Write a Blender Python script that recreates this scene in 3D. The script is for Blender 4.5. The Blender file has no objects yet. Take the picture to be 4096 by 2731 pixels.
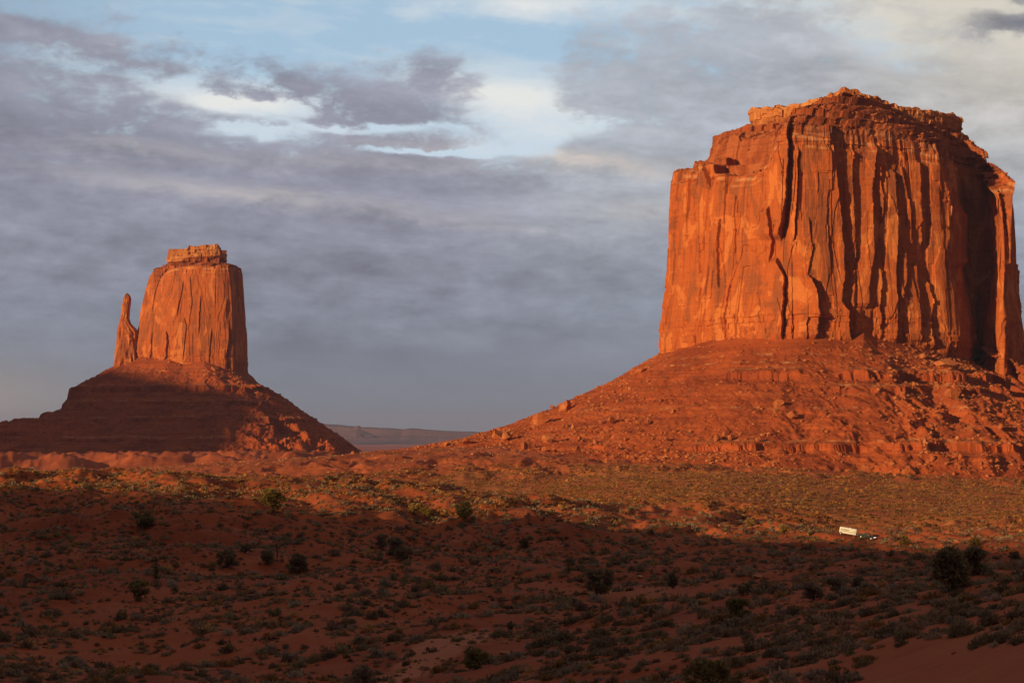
import bpy, math, random
import numpy as np
from math import radians, sin, cos, tan, pi

scene = bpy.context.scene
COL = scene.collection

# ------------------------------------------------------------------ camera
F = 7643.0            # focal length in photo pixels (4096 wide), 30 degree view
CX, HY = 2048.0, 1735.0   # optical centre column, horizon row
cam_d = bpy.data.cameras.new("camera")
cam = bpy.data.objects.new("camera", cam_d)
COL.objects.link(cam)
cam.location = (0, 0, 0)
cam.rotation_euler = (radians(90), 0, 0)
cam_d.sensor_width = 36.0
cam_d.lens = 36.0 * F / 4096.0
cam_d.shift_y = (HY - 1365.5) / 4096.0
cam_d.clip_start = 0.5
cam_d.clip_end = 120000.0
cam_d.dof.use_dof = True
cam_d.dof.focus_distance = 900.0
cam_d.dof.aperture_fstop = 2.8
scene.camera = cam

# ------------------------------------------------------------------ sun
SUN_AZ, SUN_EL = 50.0, 11.5       # light comes from behind the camera, this far to its left
ca, sa = cos(radians(SUN_AZ)), sin(radians(SUN_AZ))
TE = tan(radians(SUN_EL))
sun_d = bpy.data.lights.new("sun", 'SUN')
sun_d.energy = 5.0
sun_d.angle = radians(0.8)
sun_d.color = (1.0, 0.71, 0.34)
sun = bpy.data.objects.new("sun", sun_d)
COL.objects.link(sun)
sun.rotation_euler = (radians(90 - SUN_EL), 0, -radians(SUN_AZ))

# ------------------------------------------------------------------ exposure
scene.view_settings.view_transform = 'Standard'
scene.view_settings.look = 'None'
scene.view_settings.gamma = 1.0
scene.view_settings.exposure = 0.0
scene.view_settings.use_curve_mapping = False
scene.cycles.use_denoising = True
scene.cycles.max_bounces = 5
scene.cycles.diffuse_bounces = 2
scene.cycles.volume_bounces = 0
scene.cycles.use_adaptive_sampling = False


# ------------------------------------------------------------------ node expressions
class S:
    """A socket with arithmetic: builds Math nodes."""
    nt = None

    def __init__(self, sock):
        self.s = sock

    @staticmethod
    def m(op, *a, clamp=False):
        n = S.nt.nodes.new('ShaderNodeMath')
        n.operation = op
        n.use_clamp = clamp
        for i, v in enumerate(a):
            if isinstance(v, S):
                S.nt.links.new(v.s, n.inputs[i])
            else:
                n.inputs[i].default_value = v
        return S(n.outputs[0])

    def __add__(self, o): return S.m('ADD', self, o)
    __radd__ = __add__
    def __sub__(self, o): return S.m('SUBTRACT', self, o)
    def __rsub__(self, o): return S.m('SUBTRACT', o, self)
    def __mul__(self, o): return S.m('MULTIPLY', self, o)
    __rmul__ = __mul__
    def __truediv__(self, o): return S.m('DIVIDE', self, o)
    def __pow__(self, o): return S.m('POWER', self, o)


def node(nt, kind, **kw):
    n = nt.nodes.new(kind)
    for k, v in kw.items():
        setattr(n, k, v)
    return n


def put(nt, sock, v):
    if isinstance(v, S):
        nt.links.new(v.s, sock)
    elif hasattr(v, 'is_linked'):
        nt.links.new(v, sock)
    else:
        sock.default_value = v


def smooth(nt, v, a, b, lo=0.0, hi=1.0):
    n = node(nt, 'ShaderNodeMapRange', interpolation_type='SMOOTHSTEP')
    put(nt, n.inputs['Value'], v)
    n.inputs['From Min'].default_value = a
    n.inputs['From Max'].default_value = b
    n.inputs['To Min'].default_value = lo
    n.inputs['To Max'].default_value = hi
    return S(n.outputs[0])


def mix(nt, fac, a, b, blend='MIX'):
    n = node(nt, 'ShaderNodeMix', data_type='RGBA', blend_type=blend)
    put(nt, n.inputs[0], fac)
    for sock, v in ((n.inputs[6], a), (n.inputs[7], b)):
        if isinstance(v, tuple):
            v = (v[0], v[1], v[2], 1.0)
        put(nt, sock, v)
    return n.outputs[2]


def vec(nt, x, y, z):
    n = node(nt, 'ShaderNodeCombineXYZ')
    for i, v in enumerate((x, y, z)):
        put(nt, n.inputs[i], v)
    return n.outputs[0]


def noise_tex(nt, v, scale, detail=4.0, rough=0.55, distort=0.0):
    n = node(nt, 'ShaderNodeTexNoise')
    put(nt, n.inputs['Vector'], v)
    n.inputs['Scale'].default_value = scale
    n.inputs['Detail'].default_value = detail
    n.inputs['Roughness'].default_value = rough
    n.inputs['Distortion'].default_value = distort
    return S(n.outputs[0])


def scale_vec(nt, v, s):
    n = node(nt, 'ShaderNodeVectorMath', operation='MULTIPLY')
    put(nt, n.inputs[0], v)
    n.inputs[1].default_value = s
    return n.outputs[0]


# ------------------------------------------------------------------ world: evening sky with cloud banks
world = bpy.data.worlds.new("World")
scene.world = world
world.use_nodes = True
nt = world.node_tree
nt.nodes.clear()
S.nt = nt
out = node(nt, 'ShaderNodeOutputWorld')
bg = node(nt, 'ShaderNodeBackground')
bg.inputs['Strength'].default_value = 0.1
nt.links.new(bg.outputs[0], out.inputs['Surface'])
sky = node(nt, 'ShaderNodeTexSky', sky_type='NISHITA')
sky.sun_disc = False
sky.sun_elevation = radians(SUN_EL)
sky.sun_rotation = radians(180 + SUN_AZ)
sky.altitude = 1700.0
sky.air_density = 1.0
sky.dust_density = 1.0
tc = node(nt, 'ShaderNodeTexCoord')
sep = node(nt, 'ShaderNodeSeparateXYZ')
nt.links.new(tc.outputs['Generated'], sep.inputs[0])
dx, dy, dz = (S(sep.outputs[i]) for i in range(3))
# azimuth and elevation of the sky direction; one unit is about 7.5 degrees
X = S.m('ARCTAN2', dx, dy) * 7.643
Y = S.m('TANGENT', S.m('ARCSINE', S.m('MINIMUM', S.m('MAXIMUM', dz, -0.2), 0.995))) * 7.643


def gauss(x0, y0, sx, sy, tilt=0.0, raw=False):
    gx_, gy_ = (X, Y) if raw else (XW, YW)
    a = (gx_ - x0) / sx
    b = (gy_ - y0 - (gx_ - x0) * tilt) / sy
    return S.m('EXPONENT', (a * a + b * b) * -1.0)


def curve_x(pts, lo=-2.4, hi=2.4):
    n = node(nt, 'ShaderNodeFloatCurve')
    c = n.mapping.curves[0]
    n.mapping.extend = 'HORIZONTAL'
    pts = [((p - lo) / (hi - lo), q / 2.0) for p, q in pts]
    while len(c.points) < len(pts):
        c.points.new(0.5, 0.5)
    for p, q in zip(c.points, pts):
        p.location = q
        p.handle_type = 'AUTO_CLAMPED'
    n.mapping.update()
    put(nt, n.inputs['Value'], S.m('ADD', (X - lo) / (hi - lo), 0.0, clamp=True))
    return S(n.outputs[0]) * 2.0


wisp_v = vec(nt, X * 1.0, Y * 2.6 + X * 0.25, 0.0)
streak_v = vec(nt, X * 1.0 + 7.3, Y * 5.2 + X * 0.35, 3.1)
n_big = noise_tex(nt, wisp_v, 1.9, 9.0, 0.60, 0.25) - 0.5
n_puff = noise_tex(nt, vec(nt, X + 3.7, Y * 1.7, 5.0), 5.0, 9.0, 0.66, 0.15) - 0.5
n_str = noise_tex(nt, streak_v, 1.5, 9.0, 0.62, 0.35) - 0.5
n_soft = noise_tex(nt, vec(nt, X * 0.8 + 11.0, Y * 3.4, 0.0), 1.1, 5.0, 0.5, 0.3) - 0.5
n_bill = noise_tex(nt, vec(nt, X * 1.0 + 2.0, Y * 2.4 + X * 0.2, 9.0), 3.4, 8.0, 0.6, 0.2) - 0.5
XW = X + n_big * 0.34 + n_puff * 0.16
YW = Y + n_puff * 0.10 + n_bill * 0.10

n_mott = noise_tex(nt, vec(nt, X + 1.3, Y * 2.0 - X * 0.15, 14.0), 8.5, 7.0, 0.6, 0.3) - 0.5

# clear sky with a veil of thin white cloud
clear = mix(nt, 0.72, sky.outputs[0], (4.6, 6.5, 8.3))
clear = mix(nt, smooth(nt, Y, 1.55, 1.2) * 0.55, clear, (7.2, 8.0, 8.7))
veil = S.m('ADD', gauss(0.02, 1.34, 0.40, 0.11, -0.1) * 0.85 + gauss(-1.05, 1.31, 0.25, 0.05) * 0.7 + gauss(-1.5, 1.38, 0.6, 0.09, -0.1) * 0.4
           + gauss(0.1, 1.72, 0.45, 0.07) * 0.7 + gauss(1.3, 1.72, 0.6, 0.22) * 1.0 + smooth(nt, X, 1.2, 1.9) * 0.9, n_str * 1.5 + n_puff * 0.5, clamp=True)
veil_col = mix(nt, smooth(nt, X, 0.6, 1.8), (8.5, 8.5, 8.2), (7.2, 6.6, 5.6))
clear = mix(nt, veil * 0.92, clear, veil_col)
clear = mix(nt, smooth(nt, X, -1.2, -2.3) * 0.55, clear, (2.6, 3.4, 4.4))

# where cloud covers
edge = curve_x([(-2.4, 1.58), (-2.05, 1.54), (-1.72, 1.45), (-1.40, 1.38), (-1.15, 1.31), (-0.85, 1.30), (-0.5, 1.33), (-0.2, 1.27), (0.0, 1.18),
                (0.12, 1.24), (0.25, 1.50), (0.5, 1.62), (0.8, 1.72), (1.0, 1.76), (1.25, 1.74), (1.5, 1.62), (1.75, 1.52), (2.05, 1.46), (2.4, 1.5)])
cov = (edge - Y) * 5.0 + n_big * 3.2 + n_puff * 2.2 + n_bill * 2.2 + n_str * 2.0 + n_mott * 2.4
cov = cov + gauss(-0.72, 1.36, 0.50, 0.10, -0.25) * 1.4 + gauss(-0.26, 1.46, 0.24, 0.08, -0.1) * 1.2 + gauss(-1.95, 1.57, 0.42, 0.05, -0.12) * 1.9
cov = cov + gauss(-1.75, 1.76, 0.3, 0.045) * 2.4 + gauss(2.0, 1.58, 0.22, 0.035) * 2.6 + gauss(1.95, 1.74, 0.2, 0.05, -0.3) * 3.2 + gauss(1.98, 1.59, 0.2, 0.03, -0.1) * 1.8
cov = cov + n_puff * 1.2 * smooth(nt, Y, 1.0, 1.2) - gauss(-1.06, 1.31, 0.24, 0.04, -0.1) * 2.6 - gauss(-1.05, 1.195, 0.16, 0.02, -0.05) * 2.0 - gauss(-0.3, 1.125, 0.26, 0.014, -0.03) * 3.2
cov = cov - gauss(0.0, 1.34, 0.2, 0.08) * 1.1 - gauss(0.28, 1.21, 0.3, 0.07, 0.1) * 2.4 - gauss(-0.6, 1.21, 0.28, 0.02, 0.0) * 2.0
cov = cov - gauss(1.45, 1.52, 0.22, 0.08, -0.4) * 1.3 - gauss(0.45, 1.02, 0.5, 0.02, -0.05) * 1.0
cov = cov + smooth(nt, Y, 1.15, 0.85) * 2.5 + smooth(nt, Y, 1.9, 2.6) * 3.0
cover = smooth(nt, cov, -0.95, 1.15)

# colour of the cloud itself
grey = mix(nt, smooth(nt, Y, 0.05, 0.95), (2.10, 2.40, 3.00), (2.85, 2.92, 3.65))
grey = mix(nt, smooth(nt, X, -0.35, 0.4), grey, mix(nt, smooth(nt, Y, 0.4, 1.15), (2.45, 2.70, 3.35), (4.3, 4.6, 5.2)))
grey = mix(nt, S.m('MULTIPLY', smooth(nt, X, 0.9, 2.0), smooth(nt, Y, 0.75, 1.5), clamp=True), grey, (5.6, 5.3, 4.8))
grey = mix(nt, S.m('ADD', gauss(2.0, 1.58, 0.25, 0.05), gauss(1.95, 1.74, 0.2, 0.06, -0.3), clamp=True), grey, (2.2, 2.3, 2.7))
tone = 1.0 + n_str * 0.72 + n_soft * 0.5 + n_bill * 0.70 + n_puff * 0.55 + n_mott * 0.38
tone = 1.0 + (tone - 1.0) * smooth(nt, Y, 0.0, 0.5, 0.25, 1.0)
grey = mix(nt, 1.0, grey, vec(nt, tone, tone, tone), 'MULTIPLY')
# sunlit upper rims of the cloud rolls
rim = smooth(nt, n_bill, 0.05, 0.20) * smooth(nt, n_str, 0.0, 0.22) * smooth(nt, Y, 0.5, 0.95)
grey = mix(nt, rim * 0.55, grey, (5.4, 5.1, 5.2))
lit = gauss(-0.75, 0.92, 0.9, 0.035, -0.10) * 0.42 + gauss(-1.2, 1.10, 0.6, 0.03, -0.06) * 0.25 + gauss(-0.4, 1.08, 0.5, 0.03, -0.05) * 0.25 + gauss(-0.05, 1.13, 0.5, 0.03, -0.05) * 0.5 + gauss(0.34, 1.085, 0.34, 0.035, -0.14) * 0.9 + gauss(0.62, 0.90, 0.4, 0.07) * 0.3
grey = mix(nt, S.m('MULTIPLY', lit, 0.8 + n_str * 4.0, clamp=True), grey, (6.4, 5.8, 5.4))
# the low sky, washed by distance
grey = mix(nt, smooth(nt, Y, 0.6, 0.05) * 0.75, grey, (2.12, 2.36, 2.84))
grey = mix(nt, gauss(-2.3, 0.1, 0.6, 0.16, raw=True) * 0.95, grey, (4.2, 3.55, 3.1))
body = mix(nt, cover, clear, grey)
# unseen sky overhead and beside the frame, brightness set to fill the shade
body = mix(nt, smooth(nt, Y, 1.9, 3.6), body, (3.4, 3.05, 3.1))
body = mix(nt, smooth(nt, S.m('ABSOLUTE', X), 2.3, 4.2) * 0.85, body, (1.0, 0.93, 1.0))
nt.links.new(body, bg.inputs['Color'])


# ------------------------------------------------------------------ helpers: noise
_PERM = {}


def _perm(seed):
    if seed not in _PERM:
        p = np.random.RandomState(seed).permutation(256).astype(np.int64)
        _PERM[seed] = np.concatenate([p, p, p])
    return _PERM[seed]


_ANG = np.arange(256) * (2 * pi / 256)
_GX, _GY = np.cos(_ANG), np.sin(_ANG)


def perlin(x, y, seed=0):
    p = _perm(seed)
    x = np.asarray(x, float); y = np.asarray(y, float)
    xf, yf = np.floor(x), np.floor(y)
    xi, yi = xf.astype(np.int64) & 255, yf.astype(np.int64) & 255
    x, y = x - xf, y - yf
    u = x * x * x * (x * (x * 6 - 15) + 10)
    v = y * y * y * (y * (y * 6 - 15) + 10)
    a, b = p[xi], p[xi + 1]
    h00, h01, h10, h11 = p[a + yi], p[a + yi + 1], p[b + yi], p[b + yi + 1]
    g = lambda h, X_, Y_: _GX[h] * X_ + _GY[h] * Y_
    n0 = g(h00, x, y) * (1 - u) + g(h10, x - 1, y) * u
    n1 = g(h01, x, y - 1) * (1 - u) + g(h11, x - 1, y - 1) * u
    return (n0 * (1 - v) + n1 * v) * 1.5


def fbm(x, y, seed=0, octs=4, gain=0.5, lac=2.03):
    t, a = 0.0, 1.0
    for o in range(octs):
        t = t + a * perlin(x, y, seed + o)
        x, y, a = x * lac + 17.3, y * lac - 9.1, a * gain
    return t


def ridged(x, y, seed=0, octs=3, gain=0.5):
    t, a = 0.0, 1.0
    for o in range(octs):
        t = t + a * (1.0 - 2.0 * (np.sqrt(perlin(x, y, seed + o) ** 2 + 0.003) - 0.04))
        x, y, a = x * 2.07 + 5.2, y * 2.07 + 1.7, a * gain
    return t


def cellf(x, y, seed):
    """one random value per integer cell"""
    p = _perm(seed)
    xi = np.floor(x).astype(np.int64) & 255
    yi = np.floor(y).astype(np.int64) & 255
    return p[p[xi] + yi] / 255.0


def sstep(x, a, b):
    t = np.clip((x - a) / (b - a), 0, 1)
    return t * t * (3 - 2 * t)


def closed_cr(ctrl, s):
    """uniform Catmull-Rom on a closed list of control rows"""
    c = np.asarray(ctrl, float)
    n = len(c)
    i = np.floor(s).astype(int)
    t = (s - i)[:, None]
    p0, p1, p2, p3 = c[(i - 1) % n], c[i % n], c[(i + 1) % n], c[(i + 2) % n]
    return 0.5 * (2 * p1 + (p2 - p0) * t + (2 * p0 - 5 * p1 + 4 * p2 - p3) * t ** 2 + (3 * p1 - p0 - 3 * p2 + p3) * t ** 3)


def closed_lin(vals, s):
    v = np.asarray(vals, float)
    n = len(v)
    i = np.floor(s).astype(int)
    t = s - i
    return v[i % n] * (1 - t) + v[(i + 1) % n] * t


# ------------------------------------------------------------------ helpers: objects
def tag(o, label=None, cat=None, group=None, kind=None):
    if label: o['label'] = label
    if cat: o['category'] = cat
    if group: o['group'] = group
    if kind: o['kind'] = kind
    return o


def empty(name, loc, label, cat, group=None):
    o = bpy.data.objects.new(name, None)
    o.location = loc
    COL.objects.link(o)
    return tag(o, label, cat, group)


def link(name, me, mat=None, parent=None, keep=True):
    o = bpy.data.objects.new(name, me)
    COL.objects.link(o)
    if mat is not None and len(me.materials) == 0:
        me.materials.append(mat)
    if parent is not None:
        o.parent = parent
    return o


def mesh_from(name, V, faces4=None, faces3=None, smooth_shade=False, tint=None, attrs=None):
    me = bpy.data.meshes.new(name)
    V = np.ascontiguousarray(V, np.float32)
    loops, starts, totals = [], [], []
    pos = 0
    for fc, k in ((faces4, 4), (faces3, 3)):
        if fc is None or len(fc) == 0:
            continue
        fc = np.ascontiguousarray(fc, np.int32)
        loops.append(fc.ravel())
        starts.append(pos + np.arange(len(fc), dtype=np.int32) * k)
        totals.append(np.full(len(fc), k, np.int32))
        pos += fc.size
    loops, starts = np.concatenate(loops), np.concatenate(starts)
    me.vertices.add(len(V))
    me.vertices.foreach_set('co', V.ravel())
    me.loops.add(len(loops))
    me.loops.foreach_set('vertex_index', loops)
    me.polygons.add(len(starts))
    me.polygons.foreach_set('loop_start', starts)
    me.polygons.foreach_set('use_smooth', np.full(len(starts), smooth_shade, bool))
    if tint is not None:
        a = me.attributes.new('tint', 'FLOAT_COLOR', 'POINT')
        c = np.ones((len(V), 4), np.float32)
        c[:, :3] = tint
        a.data.foreach_set('color', c.ravel())
    for k, v in (attrs or {}).items():
        a = me.attributes.new(k, 'FLOAT', 'POINT')
        a.data.foreach_set('value', np.ascontiguousarray(v, np.float32).ravel())
    me.update(calc_edges=True)
    me.validate()
    return me


def grid_faces(n, m, wrap=False):
    """quads of an n x m vertex grid (n runs along the loop)"""
    i = np.arange(n if wrap else n - 1)
    j = np.arange(m - 1)
    I, J = np.meshgrid(i, j, indexing='ij')
    I2 = (I + 1) % n
    return np.stack([I * m + J, I2 * m + J, I2 * m + J + 1, I * m + J + 1], -1).reshape(-1, 4)


def at(px, D):
    """world x of photo column px at depth D"""
    return (px - CX) / F * D


def zz(py, D):
    return (HY - py) / F * D


# ------------------------------------------------------------------ materials
def new_mat(name):
    m = bpy.data.materials.new(name)
    m.use_nodes = True
    t = m.node_tree
    S.nt = t
    b = t.nodes['Principled BSDF']
    b.inputs['Roughness'].default_value = 0.95
    b.inputs['Specular IOR Level'].default_value = 0.08
    return m, t, b


def plain(name, col, rough=0.6, spec=0.3, metal=0.0, emit=None):
    m, t, b = new_mat(name)
    b.inputs['Roughness'].default_value = rough
    b.inputs['Specular IOR Level'].default_value = spec
    b.inputs['Metallic'].default_value = metal
    n = noise_tex(t, node(t, 'ShaderNodeNewGeometry').outputs['Position'], 3.0, 4.0)
    c = mix(t, n * 0.25, (*col,), (col[0] * 0.7, col[1] * 0.66, col[2] * 0.6))
    t.links.new(c, b.inputs['Base Color'])
    if emit:
        b.inputs['Emission Color'].default_value = (*emit[0], 1)
        b.inputs['Emission Strength'].default_value = emit[1]
    return m


def attr(t, name):
    n = node(t, 'ShaderNodeAttribute', attribute_name=name)
    return n


def rock_mat(name, base, dark, pale, strata=0.35, fine=0.25):
    m, t, b = new_mat(name)
    P = node(t, 'ShaderNodeNewGeometry').outputs['Position']
    streak = noise_tex(t, scale_vec(t, P, (0.10, 0.10, 0.011)), 1.0, 6.0, 0.6, 0.4)
    patch = noise_tex(t, scale_vec(t, P, (0.055, 0.055, 0.028)), 1.0, 7.0, 0.62, 0.8)
    bed = noise_tex(t, scale_vec(t, P, (0.006, 0.006, 0.42)), 1.0, 5.0, 0.65)
    grit = noise_tex(t, P, 0.55, 5.0, 0.6)
    c = mix(t, smooth(t, streak, 0.50, 0.62) * 0.78, base, dark)
    c = mix(t, smooth(t, patch, 0.535, 0.57) * 0.72, c, pale)
    c = mix(t, smooth(t, patch, 0.435, 0.40) * 0.72, c, dark)
    c = mix(t, smooth(t, bed, 0.52, 0.62) * strata, c, pale)
    c = mix(t, smooth(t, bed, 0.46, 0.36) * strata, c, dark)
    band = attr(t, 'band')
    c = mix(t, S(band.outputs['Fac']), c, (0.62, 0.30, 0.15))
    g = 1.0 + (grit - 0.5) * (fine * 2)
    c = mix(t, 1.0, c, vec(t, g, g, g), 'MULTIPLY')
    t.links.new(c, b.inputs['Base Color'])
    bm = node(t, 'ShaderNodeBump')
    bm.inputs['Strength'].default_value = 0.5
    bm.inputs['Distance'].default_value = 0.8
    t.links.new((grit + noise_tex(t, scale_vec(t, P, (0.9, 0.9, 0.25)), 1.0, 4.0, 0.6)).s, bm.inputs['Height'])
    t.links.new(bm.outputs[0], b.inputs['Normal'])
    return m


M_CLIFF = rock_mat("cliff_sandstone", (0.44, 0.102, 0.027), (0.25, 0.072, 0.031), (0.60, 0.185, 0.052), 0.16)
M_SHALE = rock_mat("ledge_shale", (0.33, 0.078, 0.027), (0.21, 0.050, 0.021), (0.42, 0.120, 0.045), 0.5)
M_CAP = rock_mat("cap_sandstone", (0.50, 0.170, 0.055), (0.33, 0.090, 0.032), (0.62, 0.265, 0.105), 0.5)
M_BOULDER = rock_mat("boulder_sandstone", (0.42, 0.118, 0.040), (0.30, 0.075, 0.028), (0.52, 0.180, 0.070), 0.3)
M_PALE = rock_mat("pale_stone", (0.52, 0.22, 0.105), (0.40, 0.13, 0.055), (0.62, 0.34, 0.19), 0.3)


def earth_mat(name, base, dark, pale, speck=0.5, grit_scale=0.9, layers=0.0):
    m, t, b = new_mat(name)
    P = node(t, 'ShaderNodeNewGeometry').outputs['Position']
    big = noise_tex(t, scale_vec(t, P, (0.02, 0.02, 0.05)), 1.0, 6.0, 0.6, 0.3)
    mid = noise_tex(t, P, 0.16, 6.0, 0.65)
    grit = noise_tex(t, P, grit_scale, 6.0, 0.7)
    c = mix(t, smooth(t, big, 0.42, 0.64), base, dark)
    c = mix(t, smooth(t, mid, 0.52, 0.68) * 0.5, c, pale)
    c = mix(t, smooth(t, mid, 0.46, 0.34) * 0.5, c, dark)
    c = mix(t, smooth(t, grit, 0.62, 0.70) * speck, c, (0.50, 0.22, 0.10))
    c = mix(t, smooth(t, grit, 0.42, 0.34) * speck, c, (0.15, 0.055, 0.03))
    gr = attr(t, 'grass')
    c = mix(t, S(gr.outputs['Fac']) * smooth(t, mid, 0.30, 0.62), c, (0.46, 0.185, 0.058))
    lay = noise_tex(t, scale_vec(t, P, (0.004, 0.004, 0.30)), 1.0, 4.0, 0.6)
    c = mix(t, smooth(t, lay, 0.50, 0.60) * layers, c, dark)
    c = mix(t, smooth(t, lay, 0.45, 0.36) * layers * 0.7, c, pale)
    bare = attr(t, 'bare')
    c = mix(t, S(bare.outputs['Fac']), c, (0.50, 0.165, 0.082))
    bed = attr(t, 'bed')
    c = mix(t, S(bed.outputs['Fac']) * smooth(t, mid, 0.36, 0.60), c, (0.55, 0.25, 0.115))
    t.links.new(c, b.inputs['Base Color'])
    bm = node(t, 'ShaderNodeBump')
    bm.inputs['Strength'].default_value = 0.55
    bm.inputs['Distance'].default_value = 0.35
    t.links.new((grit + mid).s, bm.inputs['Height'])
    t.links.new(bm.outputs[0], b.inputs['Normal'])
    return m


M_GROUND = earth_mat("red_sand", (0.42, 0.100, 0.038), (0.30, 0.066, 0.027), (0.48, 0.138, 0.058), 0.35)
M_TALUS = earth_mat("scree", (0.40, 0.083, 0.025), (0.26, 0.052, 0.020), (0.47, 0.120, 0.039), 0.55, 0.45, 0.45)
M_FAR = earth_mat("far_plain", (0.16, 0.066, 0.060), (0.11, 0.048, 0.052), (0.19, 0.085, 0.068), 0.0)  # cloud shade over the far plateau is put into this darker base colour


def leaf_mat(name, col=None, transl=0.25):
    m, t, b = new_mat(name)
    P = node(t, 'ShaderNodeNewGeometry').outputs['Position']
    n = noise_tex(t, P, 2.2, 3.0)
    if col is None:
        a = attr(t, 'tint')
        base = a.outputs['Color']
    else:
        base = None
    g = 0.65 + n * 0.7
    c = mix(t, 1.0, base if base is not None else col, vec(t, g, g, g), 'MULTIPLY')
    t.links.new(c, b.inputs['Base Color'])
    tr = node(t, 'ShaderNodeBsdfTranslucent')
    t.links.new(c, tr.inputs['Color'])
    mx = node(t, 'ShaderNodeMixShader')
    mx.inputs[0].default_value = transl
    t.links.new(b.outputs[0], mx.inputs[1])
    t.links.new(tr.outputs[0], mx.inputs[2])
    t.links.new(mx.outputs[0], t.nodes['Material Output'].inputs['Surface'])
    return m


M_LEAF = leaf_mat("desert_foliage", transl=0.45)
M_BARK = plain("juniper_bark", (0.16, 0.085, 0.055), 0.95, 0.05)

# ------------------------------------------------------------------ ground heights
# photo-surveyed profiles: for each column, (distance, height) read off the picture
COLS = np.arange(-2100, 5601, 700)


def prof(near, rows, tail):
    d = [1.0] + [a for a, _ in near] + [a for a, _ in rows] + [a for a, _ in tail]
    z = [-1.7] + [b for _, b in near] + [zz(py, a) for a, py in rows] + [b for _, b in tail]
    return d, z


NEAR_L = [(10, -3.2), (25, -6.2), (60, -13), (110, -20)]
TAIL = [(3300, -52), (6000, -75), (12000, -95), (30000, -115), (90000, -120)]
pL = prof(NEAR_L, [(190, 2731), (270, 2500), (350, 2310), (430, 2150), (540, 2005), (640, 1915), (680, 1903)],
          [(760, -22), (900, -30), (1100, -31), (1300, -30), (1500, -32), (1800, -35), (2300, -38)] + TAIL)
p7 = prof(NEAR_L, [(190, 2731), (270, 2500), (350, 2310), (430, 2160), (540, 2020), (640, 1925), (680, 1908)],
          [(760, -24), (900, -32), (1150, -32)] + [(1200, zz(1908, 1200)), (1310, zz(1853, 1310))] + [(1500, -30), (1700, -33), (2300, -38)] + TAIL)
p14 = prof(NEAR_L, [(180, 2731), (220, 2600), (300, 2400), (420, 2205), (540, 2055), (630, 1965), (680, 1940)],
           [(760, -26), (900, -33), (1060, -33)] + [(1160, zz(1930, 1160)), (1230, zz(1875, 1230)), (1310, zz(1800, 1310))] + [(1500, -22), (1700, -30), (2300, -38)] + TAIL)
p21 = prof([(10, -2.8), (25, -5.6), (60, -11), (100, -16)], [(150, 2731), (190, 2600), (290, 2400), (430, 2205), (560, 2065), (650, 2000)],
           [(740, -31), (850, -33.5), (980, -33)] + [(1090, zz(1940, 1090)), (1180, zz(1880, 1180)), (1280, zz(1815, 1280)), (1380, zz(1772, 1380))] + [(1700, -28), (2300, -38)] + TAIL)
p28 = prof([(10, -2.6), (25, -4.6), (60, -9)], [(100, 2731), (140, 2600), (190, 2460), (320, 2310), (470, 2205), (640, 2105), (720, 2060), (860, 1985), (1000, 1930), (1130, 1893)],
           [(1250, -24), (1450, -26), (1700, -30), (2300, -40)] + TAIL)
p35 = prof([(10, -2.5), (25, -4.0)], [(60, 2731), (85, 2600), (125, 2450), (180, 2352), (290, 2282), (480, 2205), (640, 2165), (740, 2142), (850, 2062), (980, 1990), (1120, 1925)],
           [(1250, -28), (1450, -28), (1700, -30), (2300, -40)] + TAIL)
p42 = prof([(10, -2.2)], [(24, 2731), (36, 2620), (52, 2520), (90, 2400), (150, 2305), (260, 2250), (480, 2195), (640, 2160), (760, 2110), (900, 2040), (1020, 1990), (1120, 1955)],
           [(1250, -32), (1450, -32), (1700, -32), (2300, -40)] + TAIL)
p49 = prof([(10, -2.0)], [(24, 2700), (50, 2500), (90, 2380), (150, 2290), (260, 2240), (480, 2190), (640, 2155), (760, 2110), (900, 2045), (1020, 2000), (1120, 1970)],
           [(1250, -34), (1450, -34), (1700, -34), (2300, -40)] + TAIL)
PROFS = [pL, pL, pL, pL, p7, p14, p21, p28, p35, p42, p49, p49]
assert len(PROFS) == len(COLS)
LG = np.linspace(math.log(1.0), math.log(90000.0), 900)
TAB = []
ker = np.exp(-0.5 * (np.arange(-8, 9) / 3.2) ** 2)
ker /= ker.sum()
for d, z in PROFS:
    row = np.interp(LG, np.log(d), z)
    row = np.convolve(np.pad(row, 8, mode='edge'), ker, mode='valid')
    TAB.append(row)
TAB = np.array(TAB)

RC, RS = cos(radians(-14)), sin(radians(-14))     # the rise the trailer is coming down from


def H0(x, y):
    """ground height before small relief"""
    x = np.asarray(x, float); y = np.asarray(y, float)
    r = np.hypot(x, y) + 1e-6
    az = np.clip(np.arctan2(x, y), -0.46, 0.42)
    D = r * np.cos(az)
    px = CX + F * np.tan(az)
    c = np.clip((px - COLS[0]) / 700.0, 1.0, len(COLS) - 2.001)
    k = np.clip((np.log(np.clip(D, 1.0, 90000)) - LG[0]) / (LG[1] - LG[0]), 0, len(LG) - 1.001)
    ci, ki = c.astype(int), k.astype(int)
    t, u = c - ci, k - ki
    v = [TAB[np.clip(ci + o, 0, len(COLS) - 1), ki] * (1 - u) + TAB[np.clip(ci + o, 0, len(COLS) - 1), ki + 1] * u for o in (-1, 0, 1, 2)]
    p0, p1, p2, p3 = v
    return 0.5 * (2 * p1 + (p2 - p0) * t + (2 * p0 - 5 * p1 + 4 * p2 - p3) * t ** 2 + (3 * p1 - p0 - 3 * p2 + p3) * t ** 3), D, px


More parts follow.
